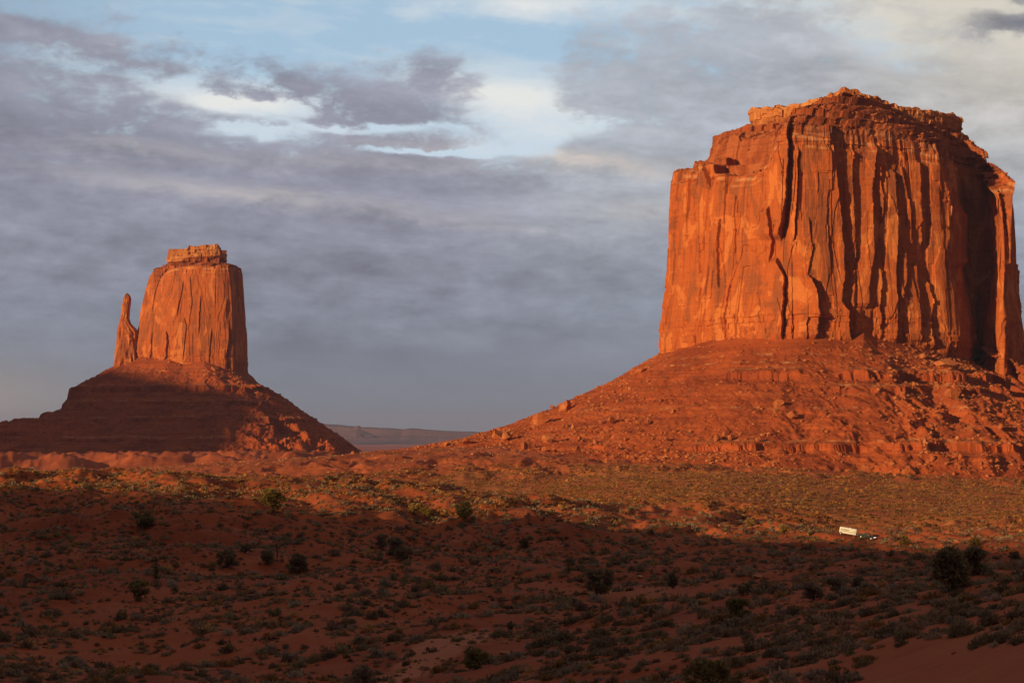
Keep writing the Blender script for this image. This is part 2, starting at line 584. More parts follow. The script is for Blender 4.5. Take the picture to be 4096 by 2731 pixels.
def H1(x, y):
    z, D, px = H0(x, y)
    fade = sstep(D, 12, 120)
    n = fbm(x / 60.0, y / 95.0, 11, 4) * 2.0 + fbm(x / 17.0, y / 26.0, 21, 4) * 0.62
    n = n + np.maximum(ridged(x / 34.0 + 0.4 * perlin(x / 60, y / 60, 77), y / 48.0, 31, 3) - 0.55, 0) * (1.5 + 1.1 * sstep(D, 360, 500))
    n = n + fbm(x / 4.0, y / 5.0, 41, 3) * 0.14
    lim = np.where(D < 640, 0.55 + 0.65 * sstep(D, 140, 420), 1.2)
    # calm the crest of the near ridge and the valley flat
    flat = sstep(D, 760, 860) * (1 - sstep(D, 1080, 1150)) * sstep(px, 1300, 2200)
    n = n * lim * fade * (1 - 0.75 * flat)
    # dunes and cut banks under the far butte and on the long fan
    fan = sstep(D, 1080, 1180) * (1 - sstep(D, 1480, 1600))
    n = n * (1 - 0.72 * sstep(D, 1060, 1160))
    low = sstep(D, 1090, 1150) * (1 - sstep(D, 1210, 1330)) * sstep(px, 500, 1300)
    n = n + low * (ridged(x / 30.0 + 0.5 * fbm(x / 40, y / 40, 9), y / 90.0, 51, 3) - 0.2) * 3.0 + fan * fbm(x / 25.0, y / 40.0, 55, 3) * 0.8
    dn = sstep(D, 1720, 1820) * (1 - sstep(D, 2150, 2300)) * (1 - sstep(px, 1250, 1500))
    n = n + dn * np.maximum(ridged(x / 70.0, y / 120.0, 61, 4) + 0.15, 0) * 9.5
    z = z + n
    far = sstep(D, 3500, 7000)
    z = z + far * fbm(x / 1400.0, y / 1400.0, 71, 3) * 14.0
    return z


# the graded dirt track the trailer is coming down, set on ground that shows from the lookout
_d = np.linspace(420, 900, 2400)
_k = np.nonzero(H1(at(3390, _d), _d) >= zz(2142, _d))[0][0]
TRX, TRY, TRZ = float(at(3390, _d[_k])), float(_d[_k]), float(zz(2142, _d[_k]))


def Hg(x, y):
    z = H1(x, y)
    al = (x - TRX) * RC + (y - TRY) * RS
    ac = -(x - TRX) * RS + (y - TRY) * RC
    wr_ = 1 - sstep(np.hypot((al - 2.0) / 14.0, (ac + 2.0) / 9.0), 0.60, 1.2)
    ramp = TRZ - 0.165 * al + 0.03 * (ac + 2)
    return z * (1 - wr_) + ramp * wr_


def ground_at(px, py, lo=12.0, hi=1700.0):
    """first ground point on the line of sight through photo pixel (px, py)"""
    D = np.exp(np.linspace(math.log(lo), math.log(hi), 2600))
    z = Hg(at(px, D), D)
    hit = np.nonzero(z >= zz(py, D))[0]
    k = hit[0] if len(hit) else int(np.argmin(np.abs(HY - z / D * F - py)))
    return at(px, D[k]), D[k], float(z[k])


def wash_mask(x, y):
    """bare sandy wash winding through the low ground"""
    px = CX + F * x / np.maximum(y, 1)
    z, D, _ = H0(x, y)
    py = HY - F * z / np.maximum(D, 1)
    cx = np.interp(py, [2500, 2540, 2580, 2620, 2660, 2700, 2740, 2900], [2010, 1900, 1850, 1760, 1690, 1610, 1560, 1480])
    hw = np.interp(py, [2520, 2560, 2600, 2660, 2740], [20, 130, 110, 90, 70])
    m = sstep(hw + 30 * perlin(x / 5, y / 5, 91) - np.abs(px - cx), -20, 25) * sstep(py, 2515, 2560)
    m2 = np.exp(-((px - 2560) / 330) ** 2 - ((py - 2385 - 10 * np.sin(px / 90)) / 13) ** 2) * 0.6
    m3 = np.exp(-((px - 1620) / 260) ** 2 - ((py - 2705) / 14) ** 2) * 0.4
    return np.clip(m + m2 + m3, 0, 1) * (D < 420)


# ------------------------------------------------------------------ ground mesh
azf = np.arctan((np.linspace(-420, 4520, 900) - CX) / F)
azs = np.concatenate([np.linspace(-pi, azf[0], 46)[:-1], azf, np.linspace(azf[-1], pi, 46)[1:-1]])
dd = np.concatenate([[0.6], np.exp(np.linspace(math.log(2.5), math.log(120), 150)),
                     np.exp(np.linspace(math.log(121), math.log(720), 460)), np.linspace(724, 1700, 330),
                     np.exp(np.linspace(math.log(1710), math.log(3200), 90)), np.exp(np.linspace(math.log(3300), math.log(46000), 60))])
A, R = np.meshgrid(azs, dd, indexing='ij')
Rr = R / np.cos(np.clip(A, -0.46, 0.42))
GX, GY = Rr * np.sin(A), Rr * np.cos(A)
GZ = Hg(GX, GY)
gm = mesh_from("ground", np.stack([GX, GY, GZ], -1).reshape(-1, 3), grid_faces(len(azs), len(dd), True), smooth_shade=True,
               attrs={
    'bare': wash_mask(GX, GY) * 1.0,
    'grass': sstep(Rr, 660, 800) * (1 - sstep(Rr, 1120, 1200)) * sstep(CX + F * np.tan(np.clip(A, -0.46, 0.42)), 1300, 2000) * (0.2 + 0.5 * sstep(fbm(GX / 40.0, GY / 60.0, 99, 3), -0.3, 0.3))})
ground = link("ground", gm, M_GROUND)
tag(ground, kind='structure')


# ------------------------------------------------------------------ buttes
def spread(n_ctrl, lo, hi, nf, nb):
    """parameter samples round a closed curve: nf along the seen stretch lo..hi, nb round the back"""
    return np.concatenate([np.linspace(lo, hi, nf), np.linspace(hi, lo + n_ctrl, nb + 2)[1:-1]])


def normals(x, y):
    tx, ty = np.roll(x, -1) - np.roll(x, 1), np.roll(y, -1) - np.roll(y, 1)
    l = np.hypot(tx, ty) + 1e-9
    return ty / l, -tx / l        # outward when the curve runs left - front - right


def pxpy(x, y, z):
    return CX + F * x / y, HY - F * z / y


def cracks_disp(px, py, cracks):
    """each crack: [(px,py)...], left ramp width, bulge, slot width, slot depth"""
    d = np.zeros_like(px)
    for pts, wl, a, wr, g in cracks:
        pts = sorted(pts, key=lambda q: q[1])
        yy = [q[1] for q in pts]
        xc = np.interp(py, yy, [q[0] for q in pts])
        kn = np.arange(0, 2000, 34.0)
        rj = np.random.RandomState(int(pts[0][0])).uniform(-2.8, 2.8, len(kn))
        xc = xc + np.interp(py, kn, rj) + 1.5 * perlin(py / 11.0, py * 0 + pts[0][0] * 0.11, 6)
        top, bot = yy[0], yy[-1]
        env = sstep(py, top - 14, top + 10) * (1 - sstep(py, bot - 6, bot + 30))
        t = px - xc
        rise = np.clip((t + wl) / wl, 0, 1) ** 1.3 * (t < 0)
        slot = -(1 - np.clip(t / wr, 0, 1)) * (t >= 0) if wr > 0 else 0
        d = d + env * (a * rise + g * slot)
    return d


def columns(A, Z, w, seed, amp, tilt, bulge, zlen):
    """upright slabs of rock: straight joints, each slab set back, tilted and rounded a little differently"""
    c = A / w + (0.09 * perlin(Z / 90.0, A / 55.0, seed) + 0.05 * (cellf(Z / 21.0, A * 0, seed + 5) - 0.5)) * 17.0 / w + 0.35 * perlin(A / (w * 3.1), A * 0, seed + 1)
    i = np.floor(c)
    lev = np.floor(Z / zlen + cellf(i, i * 0, seed + 2) * 5)
    f = c - i
    return (cellf(i, lev, seed + 3) - 0.5) * amp + (f - 0.5) * (cellf(i, lev, seed + 4) - 0.35) * tilt + (1 - (2 * f - 1) ** 2) * bulge


def rock_relief(A, Z, hn, big=1.0, seed=100, colw=1.0):
    d = fbm(A / 44.0, Z / 520.0, seed, 3) * 2.4 * big
    d = d + columns(A, Z, 21.0 * colw, seed + 1, 2.0 * big, 3.6 * big, 0.4 * big, 110.0)
    d = d + columns(A, Z, 9.0 * colw, seed + 11, 0.8 * big, 1.5 * big, 0.0, 46.0)
    d = d + columns(A, Z, 3.6 * colw, seed + 21, 0.22 * big, 0.45 * big, 0.0, 17.0)
    # plates that have come away from the face: straight-sided scars
    q = perlin(A / 17.0, Z / 75.0, seed + 7) + 0.16 * (cellf(A / 5.0, Z / 13.0, seed + 15) - 0.5)
    d = d + sstep(q, 0.17, 0.20) * 1.0 * big - sstep(-q, 0.31, 0.34) * 0.9 * big
    d = d + fbm(A / 5.0, Z / 14.0, seed + 20, 3) * 0.22
    # bedded, blocky foot and rim
    foot = 1 - sstep(hn, 0.09, 0.20)
    lev = Z / 4.2 + 0.4 * perlin(A / 30, Z / 10, seed + 30)
    d = d + foot * (cellf(lev, lev * 0, seed + 31) - 0.45) * 1.1
    d = d + foot * (cellf(A / 4.2 + cellf(lev, lev * 0, seed + 33) * 7, lev, seed + 32) - 0.5) * 1.1
    rim = sstep(hn, 0.90, 0.95)
    lev2 = Z / 2.4
    d = d + rim * ((cellf(lev2, lev2 * 0, seed + 34) - 0.5) * 1.1 + (cellf(A / 3.6, lev2 / 3, seed + 35) - 0.5) * 1.4)
    return d


def build_butte(root, cfg):
    n = len(cfg['base'])
    s = spread(n, *cfg['seen'], cfg['nf'], cfg['nb'])
    base = closed_cr([(at(p, d), d) for p, d in cfg['base']], s)
    bx, by = base[:, 0], base[:, 1]
    nx, ny = normals(bx, by)
    # smooth the normals so that deep slots stay parallel
    bpx = CX + F * bx / by
    front = (s >= cfg['seen'][0]) & (s <= cfg['seen'][1])
    seg = np.hypot(np.diff(bx, append=bx[0]), np.diff(by, append=by[0]))
    A1 = np.cumsum(seg)
    fz = lambda tabl, back: np.where(front, (HY - np.interp(bpx, *zip(*tabl))) / F * by, back)
    zc = fz(cfg['foot_py'], cfg['back_z'][0])
    zr = fz(cfg['rim_py'], cfg['back_z'][1])
    # blend the hidden side smoothly in
    m = cfg['rows']
    hn = np.linspace(-0.12, 1.0, m)
    HN, _ = np.meshgrid(hn, s)
    Zb = zc[:, None] + (zr - zc)[:, None] * HN
    inw = np.interp(HN, *zip(*cfg['batter'])) * closed_lin(cfg['lean'], s)[:, None]
    Aa = np.repeat(A1[:, None], m, 1)
    x0 = bx[:, None] - nx[:, None] * inw
    y0 = by[:, None] - ny[:, None] * inw
    qx, qy = pxpy(x0, y0, Zb)
    d = rock_relief(Aa, Zb, np.clip(HN, 0, 1), cfg['relief'], cfg['seed'], cfg['colw'])
    d = d + np.where(front[:, None], cracks_disp(qx, qy, cfg['cracks']), 0)
    x1 = x0 + nx[:, None] * d
    y1 = y0 + ny[:, None] * d
    band = (sstep(HN, 0.962, 0.972) * (1 - sstep(HN, 0.985, 0.99)) * 0.5 + sstep(HN, 0.93, 0.935) * (1 - sstep(HN, 0.94, 0.945)) * 0.35) * sstep(perlin(Aa / 16.0, Zb / 9.0, 3), -0.2, 0.3)
    V = np.stack([x1, y1, Zb], -1)
    me = mesh_from("cliff_wall", V.reshape(-1, 3), grid_faces(len(s), m, True), attrs={'band': band})
    link("cliff_wall", me, M_CLIFF, root)
    rimx, rimy = x1[:, -1], y1[:, -1]

    # ---- stepped shale slope between rim and cap rock
    cap = closed_cr([(at(p, dq), dq) for p, dq in cfg['cap']], s)
    cx_, cy_ = cap[:, 0], cap[:, 1]
    cpx = CX + F * cx_ / cy_
    cz = np.where(front, (HY - np.interp(cpx, *zip(*cfg['capfoot_py']))) / F * cy_, cfg['back_z'][2])
    ct = np.where(front, (HY - np.interp(cpx, *zip(*cfg['captop_py']))) / F * cy_, cfg['back_z'][3])
    mv = cfg['ledge_rows']
    v = np.linspace(0, 1.06, mv)
    VV, _ = np.meshgrid(v, s)
    g = np.interp(VV, *zip(*cfg['ledge_prof']))
    if 'ledge_left' in cfg:
        kl = np.where(front, 1 - sstep(bpx, 2930, 3070), 0)[:, None]
        kr = np.where(front, sstep(bpx, 3820, 3930), 1)[:, None]
        g = g * (1 - kl) * (1 - kr) + np.interp(VV, *zip(*cfg['ledge_left'])) * kl + np.interp(VV, *zip(*cfg['ledge_right'])) * kr
    soft = sstep(VV, 0.0, 0.10)
    lk = cfg['batter'][-1][1] * closed_lin(cfg['lean'], s) + 1.0
    sx, sy = (bx - nx * lk)[:, None], (by - ny * lk)[:, None]
    x2 = (rimx[:, None] * (1 - soft) + sx * soft) * (1 - VV) + cx_[:, None] * VV
    y2 = (rimy[:, None] * (1 - soft) + sy * soft) * (1 - VV) + cy_[:, None] * VV
    hs = (cz - zr)[:, None]
    z2 = zr[:, None] + hs * g
    zu = z2.copy()
    Av = Aa[:, :1] * (1 - 0.45 * VV)
    # blocky beds: benches with broken scarps
    stepn = cfg['bed']
    ph = 0.22 * perlin(Av / 40.0, VV * 2, 131)
    w = zu / stepn + ph
    lev = np.floor(w)
    fr = w - lev
    # thick hard beds and thin soft ones alternate
    hard = 0.35 + 0.65 * cellf(lev, lev * 0, 136)
    zs = (lev + sstep(fr, 0.5 - 0.12 * (1.3 - hard), 0.5 + 0.12 * (1.3 - hard)) * hard + fr * (1 - hard) - ph) * stepn
    kk = sstep(VV, 0.0, 0.03)
    if 'ledge_left' in cfg:
        kk = kk * (1 - kr) + sstep(VV, 0.06, 0.3) * kr
    z2 = zu * (1 - kk) + zs * kk
    jn = Av / (3.5 + 4.0 * cellf(lev, lev * 0 + 2, 137)) + lev * 3.3
    blk = (cellf(jn, lev, 132) - 0.5) * sstep(VV, 0.01, 0.04) * (1 - sstep(VV, 0.96, 1.0))
    z2 = z2 + blk * 1.6 * cfg['k'] * ((1 - kl * (VV < 0.47) * 0.85) if 'ledge_left' in cfg else 1) + (fbm(Av / 9.0, VV * 12, 133, 4) * 0.9 + (cellf(Av / 2.2, VV * 60, 138) - 0.5) * 0.9) * cfg['k'] * kk
    ox = nx[:, None] * blk * 3.4 * cfg['k']
    oy = ny[:, None] * blk * 3.4 * cfg['k']
    if 'ledge_left' in cfg:
        ox, oy = (q * (1 - kl * (VV < 0.47) * 0.9) for q in (ox, oy))
    bandv = sstep(0.05 - VV, 0, 0.02) * 0.3 * sstep(perlin(Av / 12.0, w, 8), -0.2, 0.3)
    me = mesh_from("ledge_slope", np.stack([x2 + ox, y2 + oy, z2], -1).reshape(-1, 3), grid_faces(len(s), mv, True), attrs={'band': bandv})
    link("ledge_slope", me, M_SHALE, root)

    # ---- cap rock: overhanging wall, then its top
    mw = 34
    w = np.linspace(0, 1, mw)
    mid = cfg['cap_mid']
    mxx, myy = at(*mid), mid[1]
    X3 = np.zeros((len(s), mw + 14)); Y3 = X3.copy(); Z3 = X3.copy()
    cnx, cny = normals(cx_, cy_)
    Ac = np.cumsum(np.hypot(np.diff(cx_, append=cx_[0]), np.diff(cy_, append=cy_[0])))
    zb = cz - 3.0 * cfg['k']
    for j in range(mw):
        zj = zb + (ct - zb) * w[j]
        o = cfg['k'] * (-1.2 + 2.6 * sstep(np.array(w[j]), 0.15, 0.5) - 1.2 * sstep(np.array(w[j]), 0.85, 1.0))
        lev = np.floor(zj / (3.2 * cfg['k']))
        o = o + cfg['k'] * ((cellf(Ac / (7.0 * cfg['k']), lev, 141) - 0.5) * 2.4 + (cellf(lev, lev * 0, 142) - 0.5) * 1.6 + fbm(Ac / 9.0, zj / 20.0, 143, 3) * 1.4)
        X3[:, j], Y3[:, j] = cx_ + cnx * o, cy_ + cny * o
        Z3[:, j] = zj + (perlin(Ac / 6.0, Ac * 0, 144) + (cellf(Ac / (6.0 * cfg['k']), Ac * 0, 145) - 0.5) * 1.2) * 1.6 * cfg['k'] * w[j]
    for j in range(14):
        t = (j + 1) / 14.0
        X3[:, mw + j] = X3[:, mw - 1] * (1 - t) + mxx * t
        Y3[:, mw + j] = Y3[:, mw - 1] * (1 - t) + myy * t
        top = ct * (1 - t) + cfg['cap_mid_z'] * t
        Z3[:, mw + j] = np.minimum(Z3[:, mw - 1], top) * (1 - t) + top * t - 0.5 * sin(pi * t)
    me = mesh_from("cap_rock", np.stack([X3, Y3, Z3], -1).reshape(-1, 3), grid_faces(len(s), mw + 14, True), attrs={'band': np.zeros(X3.size)})
    if cfg.get('cap_tier'):
        me.materials.append(M_CAP)
        me.materials.append(M_SHALE)
        j = np.arange(len(me.polygons)) % (mw + 13)
        me.polygons.foreach_set('material_index', (j < cfg['cap_tier'] * mw).astype(np.int32))
    link("cap_rock", me, M_CAP, root)

    # ---- talus apron
    st = spread(n, *cfg['seen'], cfg['tnf'], cfg['nb'])
    b2 = closed_cr([(at(p, d), d) for p, d in cfg['base']], st)
    f2 = closed_cr([(at(p, d), d) for p, d in cfg['foot']], st)
    fr2 = (st >= cfg['seen'][0]) & (st <= cfg['seen'][1])
    bp = CX + F * b2[:, 0] / b2[:, 1]
    zc2 = np.where(fr2, (HY - np.interp(bp, *zip(*cfg['foot_py']))) / F * b2[:, 1], cfg['back_z'][0])
    zf2 = Hg(f2[:, 0], f2[:, 1]) - 2.0 + np.interp(st % n, range(n + 1), list(cfg['foot_dz']) + [cfg['foot_dz'][0]])
    kf = np.exp(-0.5 * (np.arange(-60, 61) / 26.0) ** 2)
    kf /= kf.sum()
    zf2 = np.convolve(np.concatenate([zf2[-60:], zf2, zf2[:60]]), kf, mode='valid')
    pw = closed_lin(cfg['power'], st)
    mt = cfg['trows']
    v = np.concatenate([np.linspace(-0.06, 0.0, 5)[:-1], np.linspace(0, 1.0, mt)])
    VV, _ = np.meshgrid(v, st)
    vv = np.clip(VV, 0, 1)
    tx = b2[:, :1] * (1 - VV) + f2[:, :1] * VV
    ty = b2[:, 1:] * (1 - VV) + f2[:, 1:] * VV
    dist = np.hypot(f2[:, 0] - b2[:, 0], f2[:, 1] - b2[:, 1])[:, None]
    g = (1 - vv) ** pw[:, None]
    if 'left_steps' in cfg:
        dl = np.minimum(np.abs(st), n - np.abs(st))[:, None]
        gl = np.interp(vv + 0.012 * perlin(st[:, None] * 6, vv * 2, 149), *zip(*cfg['left_steps']))
        kl_ = 1 - sstep(dl, 0.55, 1.25)
        g = g * (1 - kl_) + gl * kl_
    drop = (zc2 - zf2)[:, None]
    kz = np.exp(-0.5 * (np.arange(-40, 41) / 16.0) ** 2)
    kz /= kz.sum()
    zc_s = np.convolve(np.concatenate([zc2[-40:], zc2, zc2[:40]]), kz, mode='valid')
    soft_c = sstep(vv, 0.0, 0.16)
    drop = zc2[:, None] * (1 - soft_c) + zc_s[:, None] * soft_c - zf2[:, None]
    z = zf2[:, None] + drop * g
    seg = np.hypot(np.diff(b2[:, 0], append=b2[0, 0]), np.diff(b2[:, 1], append=b2[0, 1]))
    seg2 = np.hypot(np.diff(f2[:, 0], append=f2[0, 0]), np.diff(f2[:, 1], append=f2[0, 1]))
    At = (np.cumsum(seg)[:, None] * 0.45 + np.cumsum(seg2)[:, None] * 0.55)
    At = At + 7.0 * fbm(tx / 38.0, ty / 38.0, 150, 3)
    env = sstep(vv, 0.04, 0.35) * (1 - sstep(vv, 0.90, 1.0))
    rough = np.interp(st % n, range(n + 1), list(cfg['gully']) + [cfg['gully'][0]])[:, None]
    ww = 0.50 * fbm(tx / 70.0, ty / 70.0, 155, 4)
    gul = 1.0 - 2.4 * (np.sqrt(perlin(At / cfg['gscale'] + ww, vv * 1.3 + 0.4 * ww, 151) ** 2 + 0.02) - 0.14) - 0.30
    wx_, wy_ = tx + 9 * perlin(tx / 30, ty / 30, 156), ty + 9 * perlin(tx / 30 + 40, ty / 30, 157)
    gul = gul + 0.42 * (ridged(wx_ / 27.0, wy_ / 40.0, 158, 3) - 0.4)
    z = z + env * rough * gul * 5.4
    ph = 0.5 * fbm(tx / 70.0, ty / 70.0, 159, 3)
    tw_ = z / 5.2 + ph
    tf = tw_ - np.floor(tw_)
    gate = sstep(vv, 0.03, 0.12) * sstep(perlin(tx / 45.0, ty / 45.0 + np.floor(tw_) * 3.7, 160), -0.35, 0.25)
    z = z + 5.2 * 0.55 * (sstep(tf, 0.62, 0.86) - tf) * gate * cfg['layer']
    z = z + sstep(vv, 0.02, 0.1) * (fbm(tx / 22.0, ty / 22.0, 161, 4) * 1.3 + fbm(tx / 5.0, ty / 5.0, 165, 3) * 0.55) * cfg['rough']
    # hard beds that stand out as low broken cliffs
    bedm = np.zeros_like(z)
    for zk, wid, pk, lo_s, hi_s in cfg['beds']:
        zk_ = zk + 1.6 * fbm(At / 60.0, At * 0 + zk, 171, 3)
        along = sstep(st, lo_s, lo_s + 0.8) * (1 - sstep(st, hi_s - 0.8, hi_s))
        gaps = sstep(perlin(At / 38.0, At * 0 + zk * 0.3, 172) + 0.30, 0.0, 0.25) * along[:, None]
        t = (z - zk_) / wid
        ins = np.abs(t) < 1
        zt = zk_ + wid * np.sign(t) * np.abs(np.where(ins, t, 1)) ** pk
        znew = np.where(ins, z * (1 - gaps) + zt * gaps, z)
        bedm = np.maximum(bedm, np.exp(-((z - zk_ - wid * 0.9) / 1.0) ** 2) * gaps * 0.8)
        blkv = (cellf(At / 5.5, At * 0 + zk, 173) - 0.5) * np.exp(-((z - zk_) / (wid * 0.5)) ** 2) * gaps
        z = znew + blkv * 2.0
    for zk in cfg['pale_beds']:
        bedm = np.maximum(bedm, np.exp(-((z - zk - 1.2 * fbm(At / 40.0, At * 0, 175, 2)) / 0.7) ** 2) * sstep(perlin(At / 20, At * 0 + zk, 176), -0.1, 0.2) * 0.75)
    me = mesh_from("talus_slope", np.stack([tx, ty, z], -1).reshape(-1, 3), grid_faces(len(st), len(v), True), attrs={'bed': bedm, 'bare': np.zeros(z.size)})
    link("talus_slope", me, M_TALUS, root)
    return tx, ty, z, (x2, y2, z2)


# ---- the big butte on the right
big = dict(
    seed=100, k=1.0, relief=1.0, nf=1000, nb=60, rows=330, ledge_rows=150, tnf=900, trows=300, seen=(0.2, 15.2),
    base=[(2690, 1640), (2645, 1560), (2665, 1520), (2800, 1478), (2950, 1450), (3080, 1425), (3200, 1418), (3350, 1426), (3500, 1440), (3650, 1454),
          (3780, 1470), (3838, 1490), (3900, 1552), (3978, 1512), (4034, 1508), (4080, 1600), (4040, 1760), (3700, 1790), (3200, 1770), (2850, 1720)],
    cap=[(3020, 1640), (3008, 1590), (3012, 1570), (3060, 1552), (3140, 1542), (3230, 1534), (3300, 1528), (3380, 1526), (3470, 1532), (3560, 1542),
         (3650, 1552), (3720, 1562), (3780, 1577), (3822, 1600), (3838, 1620), (3836, 1660), (3780, 1690), (3500, 1700), (3250, 1695), (3090, 1670)],
    foot=[(1500, 1740), (1400, 1520), (1600, 1410), (1980, 1300), (2420, 1225), (2750, 1195), (3000, 1180), (3250, 1175), (3550, 1172), (3850, 1180),
          (4150, 1195), (4400, 1250), (4600, 1350), (4800, 1450), (4900, 1560), (4950, 1700), (4800, 1950), (4000, 2050), (3000, 2050), (2200, 1900)],
    foot_dz=[8, 9, 3] + [0] * 17,
    power=[1.8, 1.95, 1.8, 1.6, 1.42, 1.33, 1.3, 1.3, 1.25, 1.15, 1.05, 1.0, 1.0, 1.0, 1.0, 1.0, 1.2, 1.3, 1.3, 1.4],
    gully=[0.5, 0.3, 0.3, 0.3, 0.25, 0.25, 0.35, 0.7, 1.3, 1.65, 1.75, 1.75, 1.7, 1.5, 1.2, 1, 1, 1, 0.6, 0.5], gscale=50.0,
    foot_py=[(2600, 1425), (2640, 1412), (2700, 1400), (2800, 1372), (2900, 1348), (3000, 1350), (3100, 1358), (3200, 1352), (3300, 1345), (3400, 1345),
             (3455, 1318), (3510, 1350), (3600, 1370), (3700, 1392), (3800, 1428), (3880, 1432), (3930, 1420), (3960, 1385), (4010, 1420), (4090, 1465)],
    rim_py=[(2600, 690), (2640, 688), (2700, 686), (2742, 686), (2746, 652), (2806, 652), (2812, 690), (2900, 700), (2980, 696), (3015, 665), (3070, 585),
            (3128, 506), (3200, 515), (3300, 540), (3450, 550), (3570, 556), (3650, 575), (3710, 577), (3800, 620), (3880, 655), (3960, 695), (4000, 724), (4030, 752), (4060, 800), (4095, 840)],
    capfoot_py=[(2990, 508), (3100, 500), (3200, 470), (3250, 440), (3300, 415), (3380, 378), (3440, 386), (3520, 420), (3580, 460), (3640, 500), (3750, 520), (3850, 535)],
    captop_py=[(2990, 438), (3100, 425), (3225, 412), (3240, 398), (3300, 388), (3340, 362), (3380, 352), (3425, 356), (3445, 372), (3500, 386), (3552, 406),
               (3562, 416), (3650, 427), (3750, 447), (3815, 456), (3845, 478)],
    back_z=(60, 212, 251, 266),
    batter=[(-0.12, -1.0), (0, 0), (0.12, -0.6), (0.3, 3.5), (0.45, 7.0), (0.75, 8.0), (0.92, 10.0), (1.0, 12.5)],
    ledge_prof=[(0, 0), (0.03, 0.12), (0.10, 0.34), (0.18, 0.42), (0.30, 0.56), (0.5, 0.72), (0.75, 0.88), (1.0, 1.0), (1.06, 1.0)],
    ledge_left=[(0, 0), (0.20, 0.03), (0.22, 0.17), (0.41, 0.22), (0.44, 0.45), (0.48, 0.65), (0.8, 0.88), (1, 1), (1.06, 1)],
    ledge_right=[(0, 0), (0.12, 0.12), (0.44, 0.32), (0.48, 0.55), (1, 1), (1.06, 1)],
    bed=7.5, cap_mid=(3430, 1610), cap_mid_z=270,
    lean=[1] * 20, rough=1.0, colw=1.0, layer=0.28,
    beds=[(41, 6.0, 0.33, 4.0, 12.0), (30, 4.5, 0.5, 6.5, 11.5), (-9, 4.5, 0.35, 3.2, 10.5)], pale_beds=[58, 52, 18],
    cracks=[
        ([(3150, 510), (3158, 593), (3150, 728), (3147, 808), (3130, 912), (3122, 938)], 130, 6.5, 26, 6.0),
        ([(3086, 836), (3096, 912), (3090, 1000), (3078, 1027)], 60, 2.6, 8, 2.0),
        ([(3106, 1040), (3138, 1111), (3134, 1207), (3130, 1338)], 60, 5.0, 12, 3.0),
        ([(3190, 600), (3187, 696), (3184, 808), (3178, 940)], 28, 2.2, 8, 3.0),
        ([(3309, 545), (3321, 649), (3337, 768), (3349, 888), (3357, 1007), (3359, 1095), (3347, 1207), (3373, 1246), (3381, 1358)], 120, 6.2, 50, 4.6),
        ([(3405, 609), (3397, 728), (3409, 888), (3413, 1047), (3401, 1207), (3409, 1286)], 40, 3.0, 11, 2.2),
        ([(3488, 590), (3477, 720), (3474, 888), (3477, 1007), (3461, 1127), (3457, 1215)], 58, 4.6, 10, 2.5),
        ([(3508, 665), (3516, 744), (3524, 808), (3520, 872)], 25, 2.2, 5, 1.0),
        ([(3508, 960), (3516, 1090), (3508, 1200), (3520, 1330)], 35, 2.6, 8, 1.5),
        ([(3568, 690), (3576, 888), (3572, 1047), (3568, 1127), (3580, 1246), (3576, 1358)], 78, 3.6, 20, 3.4),
        ([(3600, 664), (3624, 768), (3640, 888), (3648, 967)], 36, 2.2, 8, 1.2),
        ([(3668, 649), (3680, 848), (3684, 967)], 30, 2.8, 8, 1.0),
        ([(3616, 1007), (3616, 1127), (3600, 1190)], 30, 2.4, 6, 1.0),
        ([(3716, 585), (3744, 664), (3768, 768), (3779, 840), (3775, 935), (3767, 1007), (3775, 1087), (3807, 1207), (3823, 1326), (3827, 1398)], 92, 5.0, 24, 4.0),
        ([(3660, 1060), (3672, 1150), (3668, 1250), (3672, 1350)], 36, 2.8, 7, 1.2),
        ([(3712, 1127), (3728, 1207), (3720, 1278), (3726, 1380)], 50, 4.4, 10, 1.5),
        ([(3787, 728), (3807, 808), (3831, 872), (3835, 1007), (3828, 1050)], 44, 6.0, 20, 2.0),
        ([(3891, 1170), (3893, 1290), (3891, 1425)], 44, 5.0, 20, 2.0),
        ([(3991, 768), (4019, 928), (4031, 1047), (4050, 1103), (4054, 1290)], 60, 5.0, 16, 2.0),
        ([(3229, 1111), (3253, 1190), (3257, 1286), (3251, 1342)], 88, 7.0, 42, 5.0),
        ([(2879, 880), (2873, 967), (2875, 1095), (2880, 1140)], 36, 1.43, 7, 1.50),
        ([(2799, 940), (2798, 1050), (2802, 1090)], 28, 0.88, 5, 0.72),
        ([(2922, 1143), (2910, 1222), (2905, 1290)], 26, 1.10, 6, 0.84),
        ([(2946, 780), (2942, 951), (2940, 1010)], 26, 0.94, 5, 0.72),
        ([(2818, 655), (2836, 690), (2842, 730)], 60, 3.5, 8, 1.0),
        ([(3230, 880), (3240, 1000), (3225, 1090)], 40, 2.0, 6, 1.0),
    ])
butte_big = empty("sandstone_butte", (0, 0, 0), "huge broad flat-topped butte of fluted orange sandstone cliffs above a red scree apron", "butte", "sandstone buttes")
*TB, LB = build_butte(butte_big, big)

